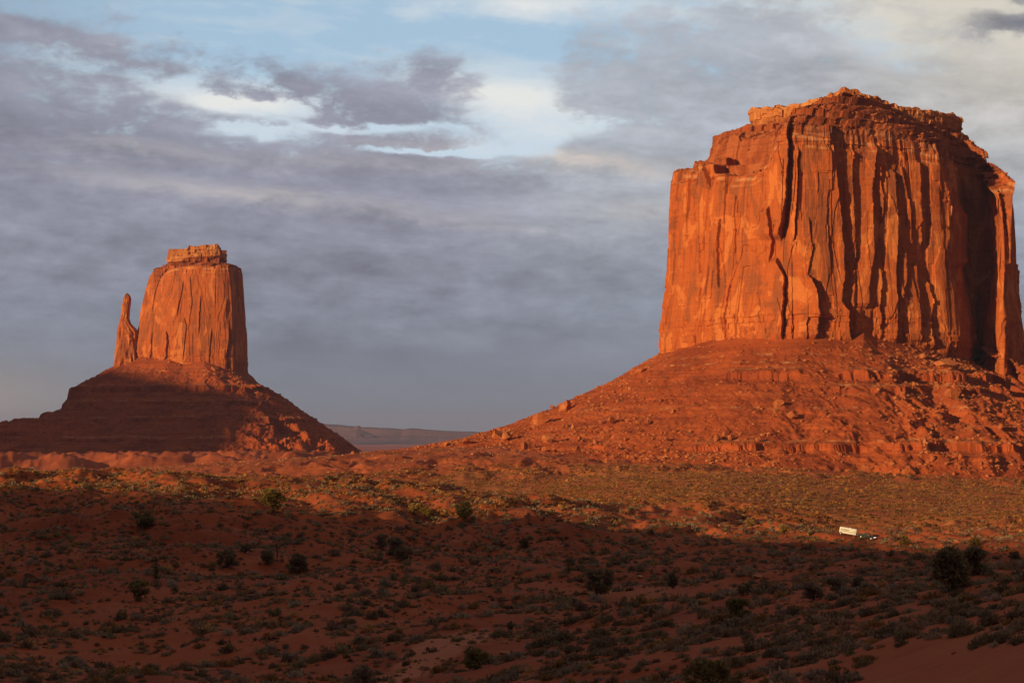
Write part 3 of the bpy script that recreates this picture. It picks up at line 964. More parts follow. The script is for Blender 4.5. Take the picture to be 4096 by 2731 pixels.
# ---- the butte with the thumb on the left
mit = dict(
    seed=300, k=1.25, relief=0.62, nf=520, nb=50, rows=230, ledge_rows=50, tnf=820, trows=240, seen=(-0.4, 6.6),
    base=[(540, 2730), (556, 2690), (690, 2662), (820, 2655), (918, 2660), (938, 2676), (980, 2765), (962, 2830), (750, 2850), (570, 2810)],
    cap=[(676, 2738), (682, 2722), (735, 2712), (800, 2708), (862, 2710), (884, 2716), (898, 2750), (890, 2780), (780, 2790), (690, 2770)],
    foot=[(-700, 2720), (-420, 2420), (330, 2290), (880, 2270), (1200, 2310), (1400, 2430), (1490, 2740), (1400, 3000), (750, 3200), (-250, 3050)],
    foot_dz=[16, 4, 0, 0, 0, 0, 2, 0, 0, 10],
    power=[2.5, 1.9, 1.45, 1.35, 1.2, 1.1, 1.0, 1.1, 1.4, 2.2],
    gully=[1.0, 1.0, 0.9, 1.3, 2.2, 2.4, 1.5, 1, 1, 1], gscale=75.0,
    foot_py=[(520, 1440), (565, 1428), (680, 1438), (735, 1456), (816, 1444), (905, 1474), (945, 1485), (985, 1505)],
    rim_py=[(530, 1190), (556, 1150), (590, 1105), (625, 1080), (670, 1066), (750, 1062), (900, 1064), (955, 1068), (985, 1084)],
    capfoot_py=[(660, 1060), (800, 1056), (900, 1058)],
    captop_py=[(660, 1024), (728, 1018), (736, 1000), (750, 990), (800, 984), (870, 975), (880, 990), (896, 1018), (905, 1030)],
    back_z=(92, 236, 244, 266),
    batter=[(-0.12, -2.0), (0, 0), (0.1, -0.5), (0.3, 0.6), (0.6, 2.5), (0.8, 5.0), (0.95, 7.5), (1.0, 9.0)],
    ledge_prof=[(0, 0), (0.1, 0.3), (0.5, 0.65), (1.0, 1.0), (1.06, 1.0)],
    bed=4.0, cap_mid=(800, 2750), cap_mid_z=268,
    lean=[3.6, 3.6, 2.2, 1, 0.8, 0.7, 0.7, 1, 1, 2], left_steps=[(0, 1.0), (0.04, 0.96), (0.065, 0.923), (0.117, 0.828), (0.181, 0.727), (0.208, 0.684), (0.213, 0.57), (0.227, 0.54), (0.231, 0.483), (0.306, 0.407), (0.318, 0.366), (0.435, 0.325), (0.677, 0.252), (1.0, 0.171), (1.0, 0.0)], cap_tier=0.46, rough=1.9, colw=1.45, layer=0.8,
    beds=[(60, 7.5, 0.35, -0.4, 6.0), (40, 5.0, 0.4, -0.4, 6.0), (18, 4.5, 0.45, -0.3, 6.3), (-8, 4.0, 0.45, -0.3, 6.3)], pale_beds=[88, 80],
    cracks=[
        ([(806, 1190), (800, 1260), (796, 1320)], 30, 1.65, 5, 0.90),
        ([(668, 1330), (672, 1375), (664, 1430)], 24, 2.48, 6, 1.20),
        ([(735, 1130), (722, 1200), (712, 1250)], 40, 1.38, 5, 0.60),
        ([(740, 1275), (748, 1300), (735, 1420)], 30, 1.65, 5, 0.72),
        ([(610, 1330), (606, 1400), (600, 1440)], 26, 1.65, 5, 0.60),
        ([(912, 1320), (908, 1400), (906, 1470)], 30, 2.75, 8, 1.20),
        ([(846, 1320), (842, 1380), (838, 1440)], 28, 1.65, 5, 0.60),
        ([(762, 1110), (768, 1200), (758, 1290)], 30, 1.10, 4, 0.60),
        ([(640, 1110), (622, 1160), (610, 1230)], 30, 1.32, 4, 0.60),
        ([(905, 1200), (903, 1260)], 30, 1.10, 4, 0.60),
    ])
butte_thumb = empty("sandstone_butte", (0, 0, 0), "slender mitten-shaped butte with a thin thumb spire, its scree skirt in shadow", "butte", "sandstone buttes")
*TM, LM = build_butte(butte_thumb, mit)


def thumb_spire(root):
    """the thumb: a leaning needle on a low buttress, lofted from rings"""
    rows = [  # py, left px, right px, depth half-thickness (m)
        (1520, 462, 566, 20), (1470, 462, 562, 19), (1440, 466, 560, 18), (1400, 469, 556, 16), (1360, 472, 552, 14), (1330, 475, 550, 12), (1315, 477, 540, 10),
        (1300, 478, 526, 8), (1290, 480, 519, 7), (1278, 482, 516, 7), (1254, 486, 518, 7), (1230, 489, 520, 7), (1205, 493, 523, 6.5), (1192, 496, 523, 6), (1181, 500, 519, 5), (1174, 505, 512, 3), (1172, 508, 510, 1)]
    D = 2704.0
    py = np.linspace(1520, 1172, 130)
    rr = np.array(rows[::-1], float)
    L, Rr_, T = (np.interp(py, rr[:, 0], rr[:, k]) for k in (1, 2, 3))
    th = np.linspace(0, 2 * pi, 64, endpoint=False)
    TH, PY = np.meshgrid(th, py, indexing='ij')
    c = at((L + Rr_) / 2, D)[None, :]
    hw = ((Rr_ - L) / 2 / F * D)[None, :]
    sq = lambda a: np.sign(a) * np.abs(a) ** 0.75
    zv = zz(PY, D)
    ang = TH * 9.0
    d = 1 + 0.10 * perlin(ang / 2.0, zv / 25, 201) + 0.09 * ridged(ang / 1.5, zv / 40, 205, 2) * (hw > 6) + 0.05 * (cellf(zv / 4 + 0 * ang, ang / 3, 207) - 0.5)
    x = c + hw * sq(np.cos(TH)) * d
    y = D + T[None, :] * sq(np.sin(TH)) * d
    me = mesh_from("thumb_spire", np.stack([x, y, zv], -1).reshape(-1, 3), grid_faces(len(th), len(py), True), attrs={'band': np.zeros(x.size)})
    link("thumb_spire", me, M_CLIFF, root)


thumb_spire(butte_thumb)

# ------------------------------------------------------------------ far plateau and its lone tower
far_mesa = empty("distant_mesa", (0, 0, 0), "long low hazy plateau far away on the horizon between the two buttes", "mesa")
fp = [(-3000, 1700), (-1200, 1725), (200, 1722), (900, 1712), (1288, 1694), (1427, 1708), (1520, 1710), (1612, 1717), (1640, 1712), (1760, 1722), (1957, 1727), (2300, 1728), (3200, 1720), (5200, 1716), (7000, 1715)]
px_ = np.linspace(-3000, 7000, 1400)
tops = np.interp(px_, *zip(*fp)) + 1.4 * fbm(px_ / 60.0, px_ * 0, 181, 4) + 1.5 * (cellf(px_ / 23.0, px_ * 0, 182) - 0.5)
DF = 19000.0
prof_v = [(0.0, 0.0, -2600), (0.25, 0.10, -1500), (0.5, 0.30, -700), (0.62, 0.42, -500), (0.66, 0.56, -430), (0.78, 0.62, -250), (0.82, 0.93, -180), (0.9, 1.0, 0), (1.0, 1.0, 1500)]
vv = np.linspace(0, 1, 40)
hh, oo = (np.interp(vv, [p[0] for p in prof_v], [p[k] for p in prof_v]) for k in (1, 2))
xb = at(px_, DF)
Xf = np.repeat(xb[:, None], 40, 1)
Yf = DF + oo[None, :] + 350 * fbm(xb / 1200.0, xb * 0, 183, 4)[:, None] * (1 - hh)[None, :]
zt_ = zz(tops, DF)
Zf = -135 + (zt_[:, None] + 135) * hh[None, :] + 6 * fbm(Xf / 300.0, Yf / 300.0, 185, 3) * (hh * (1 - hh) * 4)[None, :]
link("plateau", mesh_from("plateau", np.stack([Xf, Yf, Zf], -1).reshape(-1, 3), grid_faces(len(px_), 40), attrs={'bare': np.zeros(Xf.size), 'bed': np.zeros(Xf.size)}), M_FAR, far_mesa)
th = np.linspace(0, 2 * pi, 24, endpoint=False)
hz = np.linspace(0, 1, 14)
rad = np.interp(hz, [0, 0.35, 0.6, 0.66, 1.0], [230, 130, 62, 30, 20])
TH, HZ = np.meshgrid(th, hz, indexing='ij')
Rd = rad[None, :] * (1 + 0.2 * perlin(TH * 2, HZ * 4, 188))
tw = np.stack([at(1431, 17800) + Rd * np.cos(TH), 17800 + Rd * np.sin(TH), -40 + (zz(1703, 17800) + 40) * HZ], -1).reshape(-1, 3)
tw = np.concatenate([tw, [[at(1431, 17800), 17800, zz(1702, 17800)]]])
caps = np.array([[i * 14 + 13, ((i + 1) % 24) * 14 + 13, 24 * 14] for i in range(24)])
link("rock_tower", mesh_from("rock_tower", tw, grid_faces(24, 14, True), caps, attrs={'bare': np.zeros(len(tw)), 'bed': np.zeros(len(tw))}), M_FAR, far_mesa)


# ------------------------------------------------------------------ hills to the west, behind and left of the camera, that throw the evening shade
def sunward(px, py, D):
    x, y, z = at(px, D), D, zz(py, D)
    return ca * x - sa * y, sa * x + ca * y, z


def hill(name, w0, prof_u, thick, seed, base_z=-60):
    """a mesa across the light at distance w0 along it; prof_u lists (u, height where the light grazes)"""
    us = np.linspace(prof_u[0][0], prof_u[-1][0], 220)
    top = np.interp(us, *zip(*prof_u)) - w0 * TE
    top = top + 4.6 * fbm(us / 22.0, us * 0, seed, 4)
    ends = np.minimum(sstep(us, us[0], us[0] + 40), 1 - sstep(us, us[-1] - 40, us[-1]))
    top = base_z + (top - base_z) * ends
    rows = [(-1.9, 0.0), (-1.0, 0.45), (-0.9, 0.95), (-0.5, 1.0), (0.0, 1.0), (0.4, 0.96), (0.5, 0.5), (1.6, 0.0)]
    o = np.interp(np.linspace(0, 7, 50), range(8), [r[0] for r in rows])
    k = np.interp(np.linspace(0, 7, 50), range(8), [r[1] for r in rows])
    wv = w0 + o[None, :] * thick + 12 * fbm(us[:, None] / 60.0, o[None, :], seed + 3, 3) * (1 - k)[None, :]
    zv = base_z + (top[:, None] - base_z) * k[None, :]
    x = ca * us[:, None] + sa * wv
    y = -sa * us[:, None] + ca * wv
    me = mesh_from(name, np.stack([x, y, zv], -1).reshape(-1, 3), grid_faces(len(us), 50), attrs={'bed': np.zeros(x.size), 'bare': np.zeros(x.size)})
    o_ = link(name, me, M_TALUS)
    return tag(o_, kind='structure')


def edge_pts(lst):
    r = []
    for px, py, D in lst:
        u, w, z = sunward(px, py, D)
        r.append((u, z + w * TE))
    return sorted(r)


near_edge = edge_pts([(-300, 1975, 600), (0, 1985, 580), (700, 2030, 530), (1400, 2100, 505), (2000, 2125, 515), (2600, 2165, 535), (3000, 2188, 535), (3500, 2215, 470), (4200, 2240, 380)])
near_edge = [(near_edge[0][0] - 160, near_edge[0][1] + 2)] + near_edge + [(-150, near_edge[-1][1] + 2), (160, near_edge[-1][1] + 6), (420, near_edge[-1][1])]
hill("hills", -520, near_edge, 120, 401)
far_edge = edge_pts([(250, 1440, 2680), (460, 1468, 2650), (600, 1500, 2600), (750, 1528, 2560), (900, 1545, 2540), (1000, 1566, 2520), (960, 1700, 2420), (930, 1800, 2330)])
far_edge = [(far_edge[0][0] - 500, far_edge[0][1])] + far_edge
far_edge += [(-1900, far_edge[-1][1] * 0.8), (-1790, far_edge[-1][1] * 0.7), (-1745, far_edge[-1][1] * 0.5), (-1700, -20)]
hill("hills", -500, far_edge, 110, 431)

# ------------------------------------------------------------------ rocks
import bmesh


def ico(sub):
    bm = bmesh.new()
    bmesh.ops.create_icosphere(bm, subdivisions=sub, radius=1.0)
    V = np.array([v.co[:] for v in bm.verts])
    Fc = np.array([[v.index for v in f.verts] for f in bm.faces])
    bm.free()
    return V, Fc


ICO3, ICO1 = ico(4), ico(1)


def rock_shape(seed, sub=ICO3, cuts=9, squash=(1, 1, 0.8)):
    """a boulder: a lump trimmed by random flat joints, then weathered"""
    rs = np.random.RandomState(seed)
    V = sub[0].copy()
    for _ in range(cuts):
        nrm = rs.normal(size=3)
        nrm /= np.linalg.norm(nrm)
        dd_ = rs.uniform(0.40, 0.78)
        t = np.maximum(V @ nrm - dd_, 0)
        V = V - t[:, None] * nrm
    V = V * (1 + 0.05 * fbm(V[:, 0] * 2.3 + seed, V[:, 1] * 2.3 + V[:, 2] * 1.7, seed % 50 + 2, 3))[:, None]
    V = V * np.array(squash)
    V = V / np.maximum(np.abs(V).max(0), 1e-6) * np.array([1, 1, 1])
    return V


rng = np.random.RandomState(7)


class Surf:
    """look-up of a scree surface by photo pixel"""
    def __init__(self, T):
        x, y, z = (a.ravel() for a in T)
        self.P = np.stack([x, y, z], -1)
        self.px, self.py = pxpy(x, y, z)

    def find(self, px, py, tol=7):
        d = np.hypot(self.px - px, self.py - py)
        k = np.nonzero(d < max(tol, d.min() + 1.5))[0]
        return self.P[k[np.argmin(self.P[k, 1])]]


SB, SM = Surf(TB), Surf(TM)
ROCKS = []
for i in range(14):
    sq = [(1, 0.9, 0.8), (1, 0.8, 0.55), (0.9, 0.9, 1.0), (1, 0.7, 0.7)][i % 4]
    ROCKS.append(mesh_from("boulder", rock_shape(500 + i * 7, cuts=11 + i % 6), None, ICO3[1], attrs={'band': np.zeros(len(ICO3[0]))}))


def boulder(px, py, w, h, label, group, var, surf=None, tilt=(0, 0), mat=M_BOULDER, name="boulder"):
    """py is the foot of the stone"""
    if surf is None:
        gx, gy, gz = ground_at(px, py)
        p = np.array([gx, gy, gz])
    else:
        p = surf.find(px, py)
    k = p[1] / F
    o = bpy.data.objects.new(name, ROCKS[var % len(ROCKS)])
    COL.objects.link(o)
    if not o.data.materials:
        o.data.materials.append(mat)
    rw, rh = w / 2 * k, h / 2 * k
    o.scale = (rw, rw * 0.9, rh * 1.15)
    o.location = (p[0], p[1] + rw * 0.25, p[2] + rh * 0.72)
    o.rotation_euler = (radians(tilt[0]), radians(tilt[1]), (var * 1.7) % 6.28 if tilt == (0, 0) else 0.2)
    return tag(o, label, "boulder", group)


named = [
    (2162, 1692, 82, 64, "largest boulder standing on the left skyline of the big butte's scree", 0, (0, 0), SB),
    (2264, 1638, 52, 52, "pointed split boulder on the scree skyline, uphill of the largest skyline boulder", 2, (0, 25), SB),
    (1985, 1754, 56, 46, "blocky boulder with a dark right side, left of a touching pair on the skyline", 4, (0, 0), SB),
    (2026, 1754, 60, 40, "rounded boulder, right of a touching pair low on the skyline of the scree", 6, (0, 0), SB),
    (1863, 1770, 54, 30, "low domed boulder alone at the foot of the skyline scree", 8, (0, 0), SB),
    (1780, 1779, 44, 24, "leaning wedge-shaped slab, the lowest stone on the scree skyline", 1, (0, -28), SB),
    (1409, 1818, 17, 14, "small red boulder alone on the crest of the pebbly fan", 3, (0, 0), None),
    (2095, 1792, 36, 36, "upright boulder on the bank under the touching skyline pair", 10, (0, 0), SB),
    (2447, 1692, 50, 36, "broad pale-topped boulder high on the left scree slope", 12, (0, 0), SB),
    (2292, 1716, 24, 30, "narrow upright boulder on the scree right of the largest skyline boulder", 2, (0, 0), SB),
    (2190, 1768, 52, 42, "wide boulder on the lower left scree below the largest skyline boulder", 5, (0, 0), SB),
    (3110, 1620, 48, 42, "big pale rounded boulder in the middle of the scree under the broken ledge", 0, (0, 0), SB),
    (3171, 1666, 54, 32, "flat pale boulder just downhill of the big rounded one mid scree", 1, (0, 12), SB),
    (2869, 1757, 30, 32, "roundest of three boulders huddled on the smooth lower scree", 6, (0, 0), SB),
    (2901, 1749, 20, 32, "tall middle one of three boulders huddled on the smooth lower scree", 9, (0, 0), SB),
    (2921, 1752, 19, 28, "right one of three boulders huddled on the smooth lower scree", 11, (0, 18), SB),
    (3074, 1740, 27, 26, "single round boulder above the scattered flat stones low on the scree", 8, (0, 0), SB),
    (3029, 1759, 24, 20, "small flat-topped boulder beside the scattered flat stones low on the scree", 5, (0, 0), SB),
    (3463, 1906, 56, 62, "tall cube-like boulder at the very foot of the scree", 13, (0, 0), SB),
    (3645, 1893, 44, 46, "upright rounded boulder at the scree foot, right of the cube-like one", 4, (0, 0), SB),
    (3593, 1908, 54, 30, "fallen slab between the two tall boulders at the scree foot", 1, (0, 22), SB),
    (3395, 1884, 32, 18, "low pale stone left of the cube-like boulder at the scree foot", 7, (0, 0), SB),
    (3812, 1592, 78, 52, "long slanting slab high on the right-hand scree", 3, (0, 33), SB),
    (2551, 1490, 56, 32, "slab on the skyline just below the left foot of the big cliff", 1, (0, -24), SB),
    (3790, 1462, 96, 40, "huge broken block against the foot of the fluted cliff, on the right", 7, (0, 0), SB),
    (3700, 1428, 50, 26, "smaller broken block by the huge one at the foot of the fluted cliff", 6, (0, 0), SB),
    (858, 1478, 34, 26, "largest fallen block in the sunlit scree under the mitten cliff", 4, (0, 15), SM),
    (836, 1500, 24, 18, "block below the largest fallen one under the mitten cliff", 9, (0, 0), SM),
    (640, 1492, 20, 16, "boulder in the sunlit scree left of centre under the mitten cliff", 2, (0, 0), SM),
]
for i, (px, py, w, h, lab, var, tl, sf) in enumerate(named):
    boulder(px, py, w, h, lab, "boulders below the buttes", var, sf, tl)


def scatter_boulders(n, xr, yr, wr, surf, label, seed):
    rs = np.random.RandomState(seed)
    for i in range(n):
        w = wr[0] + (wr[1] - wr[0]) * rs.rand() ** 2.2
        boulder(rs.uniform(*xr), rs.uniform(*yr), w, w * rs.uniform(0.55, 0.95), label, "boulders below the buttes", rs.randint(14), surf)


scatter_boulders(70, (3560, 4090), (1490, 1940), (9, 34), SB, "rough boulder among the jumble strewn down the right-hand scree of the big butte", 21)
scatter_boulders(64, (2130, 2760), (1590, 1800), (8, 30), SB, "boulder strewn over the left scree slope of the big butte", 22)
scatter_boulders(46, (2380, 2960), (1800, 1885), (8, 22), SB, "pale angular boulder in the rubble band along the left scree foot", 23)
scatter_boulders(26, (3000, 3560), (1640, 1890), (7, 20), SB, "boulder lying on the middle scree below the front of the big butte", 24)
scatter_boulders(18, (500, 960), (1475, 1620), (6, 15), SM, "fallen block on the scree below the mitten cliff", 25)


def merged(base_list, faces, P, sc, rot, tint=None, sz=None):
    """many copies of a few small shapes as one array: returns V, faces, tint"""
    Vs, Fs, Ts, off = [], [], [], 0
    nb = len(base_list)
    for b, B in enumerate(base_list):
        k = np.arange(len(P)) % nb == b
        p, s_, r = P[k], sc[k], rot[k]
        c_, s2 = np.cos(r)[:, None], np.sin(r)[:, None]
        hz_ = s_ if sz is None else sz[k]
        x = (B[None, :, 0] * c_ - B[None, :, 1] * s2) * s_[:, None] + p[:, :1]
        y = (B[None, :, 0] * s2 + B[None, :, 1] * c_) * s_[:, None] + p[:, 1:2]
        z = B[None, :, 2] * hz_[:, None] + p[:, 2:3]
        V = np.stack([x, y, z], -1).reshape(-1, 3)
        fc = (faces[b][None] + (np.arange(len(p)) * len(B))[:, None, None]).reshape(-1, faces[b].shape[1]) + off
        off += len(V)
        Vs.append(V); Fs.append(fc)
        if tint is not None:
            Ts.append(np.repeat(tint[k], len(B), 0))
    return np.concatenate(Vs), np.concatenate(Fs), (np.concatenate(Ts) if Ts else None)


SMALL = [rock_shape(900 + i, ICO1, 4) for i in range(8)]


def rubble(P, sc, mat, what):
    V, Fc, _ = merged(SMALL, [ICO1[1]] * 8, P, sc, rng.uniform(0, 6.28, len(P)), sz=sc * rng.uniform(0.5, 0.95, len(P)))
    o = link("rubble", mesh_from("rubble", V, None, Fc, attrs={'band': np.zeros(len(V))}), mat)
    tag(o, what, "rubble", kind='stuff')


def pick_talus(T, n, seed, weight):
    rs = np.random.RandomState(seed)
    x, y, z = T
    w = weight(*pxpy(x, y, z)).ravel()
    k = rs.choice(w.size, n, p=w / w.sum())
    P = np.stack([x.ravel()[k], y.ravel()[k], z.ravel()[k]], -1)
    P[:, :2] += rs.normal(0, 0.5, (n, 2))
    return P, rs


def wb(px, py):
    w = 0.35 + 1.6 * sstep(px, 3450, 3700) + 1.5 * (1 - sstep(px, 2450, 2750)) + 2.0 * np.exp(-((py - 1840) / 45) ** 2) * sstep(px, 2300, 2450) * (1 - sstep(px, 2950, 3150))
    w = w * (0.3 + sstep(perlin(px / 60.0, py / 45.0, 211), -0.2, 0.4) * 1.4)
    return w * (px > 1650) * (px < 4250) * (py > 1330) + 1e-9


P, rs = pick_talus(TB, 13000, 31, wb)
rubble(P, 0.35 + 1.5 * rs.rand(len(P)) ** 3, M_BOULDER, "broken stones littering the scree of the big butte")
P, rs = pick_talus(TM, 4500, 32, lambda px, py: (px > -200) * (px < 1500) * (0.3 + sstep(perlin(px / 40.0, py / 30.0, 213), -0.2, 0.4)) + 1e-9)
rubble(P, 0.6 + 1.7 * rs.rand(len(P)) ** 3, M_BOULDER, "broken stones littering the scree of the mitten butte")

P, rs = pick_talus(LB, 2600, 34, lambda px, py: (px > 2650) * (px < 4096) * (py > 330) * (0.25 + sstep(perlin(px / 50.0, py / 16.0, 217), -0.1, 0.3)) + 1e-9)
rubble(P, 0.5 + 1.3 * rs.rand(len(P)) ** 3, M_BOULDER, "broken stones on the ledges under the cap rock of the big butte")

# ------------------------------------------------------------------ low desert plants


def tuft(n, size, seed, h=0.8, up=0.6, shell=0.45):
    """leaf cards through a low dome of radius one"""
    rs = np.random.RandomState(seed)
    d = rs.normal(size=(n, 3))
    d[:, 2] = np.abs(d[:, 2])
    d /= np.linalg.norm(d, axis=1)[:, None]
    lump = 1 + 0.28 * np.sin(d[:, 0] * 4 + seed) * np.cos(d[:, 1] * 5 - seed)
    r = (shell + (1 - shell) * rs.rand(n) ** 0.6) * lump
    c = d * r[:, None] * np.array([1, 1, h])
    a = d * 0.6 + rs.normal(size=(n, 3)) * 0.6
    a[:, 2] += up
    a /= np.linalg.norm(a, axis=1)[:, None]
    b = np.cross(a, rs.normal(size=(n, 3)))
    b /= np.linalg.norm(b, axis=1)[:, None]
    s = size * rs.uniform(0.7, 1.3, n)[:, None]
    a, b = a * s, b * s * 0.42
    V = np.stack([c - a * 0.6 - b, c - a * 0.6 + b, c + a * 0.6 + b * 0.3, c + a * 0.6 - b * 0.3], 1).reshape(-1, 3)
    V[:, 2] = np.maximum(V[:, 2], -0.05)
    return V, np.arange(n * 4).reshape(-1, 4)


PAL = np.array([(0.345, 0.240, 0.165), (0.275, 0.195, 0.108), (0.205, 0.132, 0.078), (0.345, 0.200, 0.118), (0.330, 0.172, 0.066), (0.50, 0.285, 0.108)])


def tints(n, rs, wts):
    k = rs.choice(len(PAL), n, p=np.array(wts) / sum(wts))
    return PAL[k] * rs.uniform(0.75, 1.25, (n, 1)) * rs.uniform(0.93, 1.07, (n, 3))


# which ground shows from the camera: lowest line of sight so far, by column
vis_px = np.linspace(-400, 4500, 246)
vis_D = np.exp(np.linspace(math.log(12), math.log(1600), 700))
VPX, VD = np.meshgrid(vis_px, vis_D, indexing='ij')
vpy = HY - F * Hg(at(VPX, VD), VD) / VD
vmin = np.minimum.accumulate(vpy, 1)


def visible(px, D, z, h):
    i = np.clip(((px - vis_px[0]) / (vis_px[1] - vis_px[0])).astype(int), 0, len(vis_px) - 1)
    j = np.clip(((np.log(D) - math.log(12)) / (math.log(1600) - math.log(12)) * 699).astype(int) - 1, 0, 698)
    return HY - F * (z + h) / D < vmin[i, j] + 2


def sow(n, d0, d1, x0, x1, seed, dens, sz, wts):
    """plants spread evenly over the ground between two distances, thinned by dens(px, py, x, y)"""
    rs = np.random.RandomState(seed)
    D = np.sqrt(rs.uniform(d0 ** 2, d1 ** 2, n))
    px = rs.uniform(x0, x1, n)
    x = at(px, D)
    z = Hg(x, D)
    py = HY - F * z / D
    k = rs.rand(n) < dens(px, py, x, D)
    r = (sz[0] + (sz[1] - sz[0]) * rs.rand(n) ** 1.8)
    k &= ~((px > 3325) & (px < 3530) & (D > TRY - 60) & (D < TRY + 4) & (py > 2112))       # the track is kept clear
    k &= visible(px, D, z, r) & (py < 2780)
    m = k.sum()
    return dict(P=np.stack([x, D, z - 0.05], -1)[k], r=r[k], px=px[k], py=py[k], D=D[k], t=tints(m, rs, wts))


def patchy(x, y, s, seed, lo=-0.25, hi=0.25):
    return sstep(fbm(x / s, y / s, seed, 3), lo, hi)


def d_near(px, py, x, y):
    bare = sstep(px + (py - 2520) * 1.2, 3560, 3800) * sstep(py, 2515, 2600)
    gap = 0.35 + 0.65 * patchy(x, y, 7.0, 301)
    return gap * (1 - bare) * (1 - np.clip(wash_mask(x, y) * 1.5, 0, 1))


def d_fore(px, py, x, y):
    return (0.18 + 0.82 * patchy(x, y, 22.0, 303)) * (1 - np.clip(wash_mask(x, y) * 1.6, 0, 1))


Z = [
    sow(3200, 16, 60, 2500, 4300, 41, d_near, (0.10, 0.34), (5, 4, 3, 3, 1, 0.5)),
    sow(3000, 60, 160, 1500, 4300, 42, d_near, (0.16, 0.62), (5, 4, 4, 2, 1, 0.4)),
    sow(19000, 150, 690, -200, 4300, 43, d_fore, (0.35, 1.05), (4, 4, 4, 3, 1.5, 0.6)),
    sow(95000, 150, 690, -200, 4300, 44, lambda px, py, x, y: 0.10 + 0.80 * patchy(x, y, 11.0, 305, -0.2, 0.3), (0.12, 0.46), (3, 3, 5, 4, 2, 1.0)),
    sow(15000, 545, 700, -200, 2300, 45, lambda px, py, x, y: 0.75 * patchy(x, y, 12, 307, -0.3, 0.1), (0.25, 0.9), (2, 2, 1, 3, 4, 7)),
    sow(72000, 690, 1180, 1200, 4300, 46, lambda px, py, x, y: 0.06 + 0.94 * patchy(x, y, 17.0, 309, -0.25, 0.2), (0.30, 0.95), (2, 2, 2, 4, 6, 5)),
    sow(26000, 1060, 1400, -100, 2500, 47, lambda px, py, x, y: 0.10 + 0.75 * patchy(x, y, 30.0, 311), (0.20, 0.50), (2, 2, 2, 3, 4, 3)),
]
for z_ in Z[4:]:
    z_['t'] = z_['t'] * np.array([1.08, 0.86, 0.68])      # drier, browner growth out on the flat
plants = {k: np.concatenate([z[k] for z in Z]) for k in Z[0]}
inframe = (plants['px'] > 4) & (plants['px'] < 4092) & (plants['py'] < 2725) & (plants['py'] - plants['r'] / plants['D'] * F > 0)
show = np.where(inframe, plants['r'] / plants['D'], 0)
own = np.argsort(-show)[:300]
mask = np.ones(len(show), bool)
mask[own] = False

variants = []
for i in range(10):
    V, Fc = tuft(420, 0.17 if i % 3 else 0.22, 60 + i, h=(0.62, 0.8, 0.7)[i % 3], up=(0.5, 0.9, 0.3)[i % 3], shell=0.35)
    tn = PAL[(0, 1, 2, 0, 3, 1, 0, 2, 4, 1)[i]]
    rs = np.random.RandomState(80 + i)
    tt = np.repeat(tn[None] * rs.uniform(0.7, 1.3, (len(V) // 4, 1)), 4, 0)
    variants.append(mesh_from("sagebrush", V, Fc, tint=tt))
    variants[-1].materials.append(M_LEAF)
shrub_labels = (
    ("rounded grey-green desert shrub on the near slope at the lower right", lambda px, py: px > 2600),
    ("dark low desert shrub beside the bare sandy wash at the bottom", lambda px, py: 1300 < px <= 2600),
    ("dark low desert shrub on the shaded sand at the lower left", lambda px, py: px <= 1300),
)
for j, k in enumerate(own):
    o = bpy.data.objects.new("desert_shrub", variants[j % 10])
    COL.objects.link(o)
    r = float(plants['r'][k])
    o.location = plants['P'][k]
    o.scale = (r * (0.9 + 0.35 * ((j * 7) % 5) / 5), r, r * (1.0 + 0.4 * ((j * 3) % 4) / 4))
    o.rotation_euler = (0, 0, (j * 2.399) % 6.28)
    for lab, test in shrub_labels:
        if test(plants['px'][k], plants['py'][k]):
            tag(o, lab, "shrub", lab.replace(" desert shrub", " desert shrubs").replace("rounded ", "").replace("dark low ", "dark "))
            break

for lo, hi, nl, size, what in ((0, 260, 70, 0.36, "low sage and dry grass tufts dotting the near shaded ground"), (260, 560, 34, 0.5, "low desert scrub dotting the shaded foreground sand"),
                               (560, 1060, 16, 0.7, "dense low desert scrub covering the valley flat"), (1060, 1700, 10, 0.85, "sparse small scrub on the pebbly fan")):
    k = mask & (plants['D'] >= lo) & (plants['D'] < hi)
    bases = [tuft(nl, size, 120 + i, h=0.65 + 0.1 * (i % 3), up=0.3 + 0.2 * (i % 3), shell=0.25) for i in range(6)]
    rs = np.random.RandomState(lo + 5)
    V, Fc, T_ = merged([b[0] for b in bases], [b[1] for b in bases], plants['P'][k], plants['r'][k] * rs.uniform(0.9, 1.4, k.sum()), rs.uniform(0, 6.28, k.sum()), plants['t'][k], sz=plants['r'][k] * rs.uniform(1.0, 1.6, k.sum()))
    o = link("scrub", mesh_from("scrub", V, Fc, tint=T_), M_LEAF)
    tag(o, what, "scrub", kind='stuff')

# green specks high on the scree
P, rs = pick_talus(TB, 700, 33, lambda px, py: (px > 1750) * (px < 2800) * (py > 1380) * patchy(px, py, 70.0, 313) + 1e-9)
bases = [tuft(9, 0.8, 140 + i) for i in range(4)]
sc = 0.3 + 0.8 * rs.rand(len(P)) ** 2
V, Fc, T_ = merged([b[0] for b in bases], [b[1] for b in bases], P, sc, rs.uniform(0, 6.28, len(P)), tints(len(P), rs, (2, 4, 2, 1, 2, 0.5)))
tag(link("scrub", mesh_from("scrub", V, Fc, tint=T_), M_LEAF), "small green scrub on the left scree of the big butte", "scrub", kind='stuff')

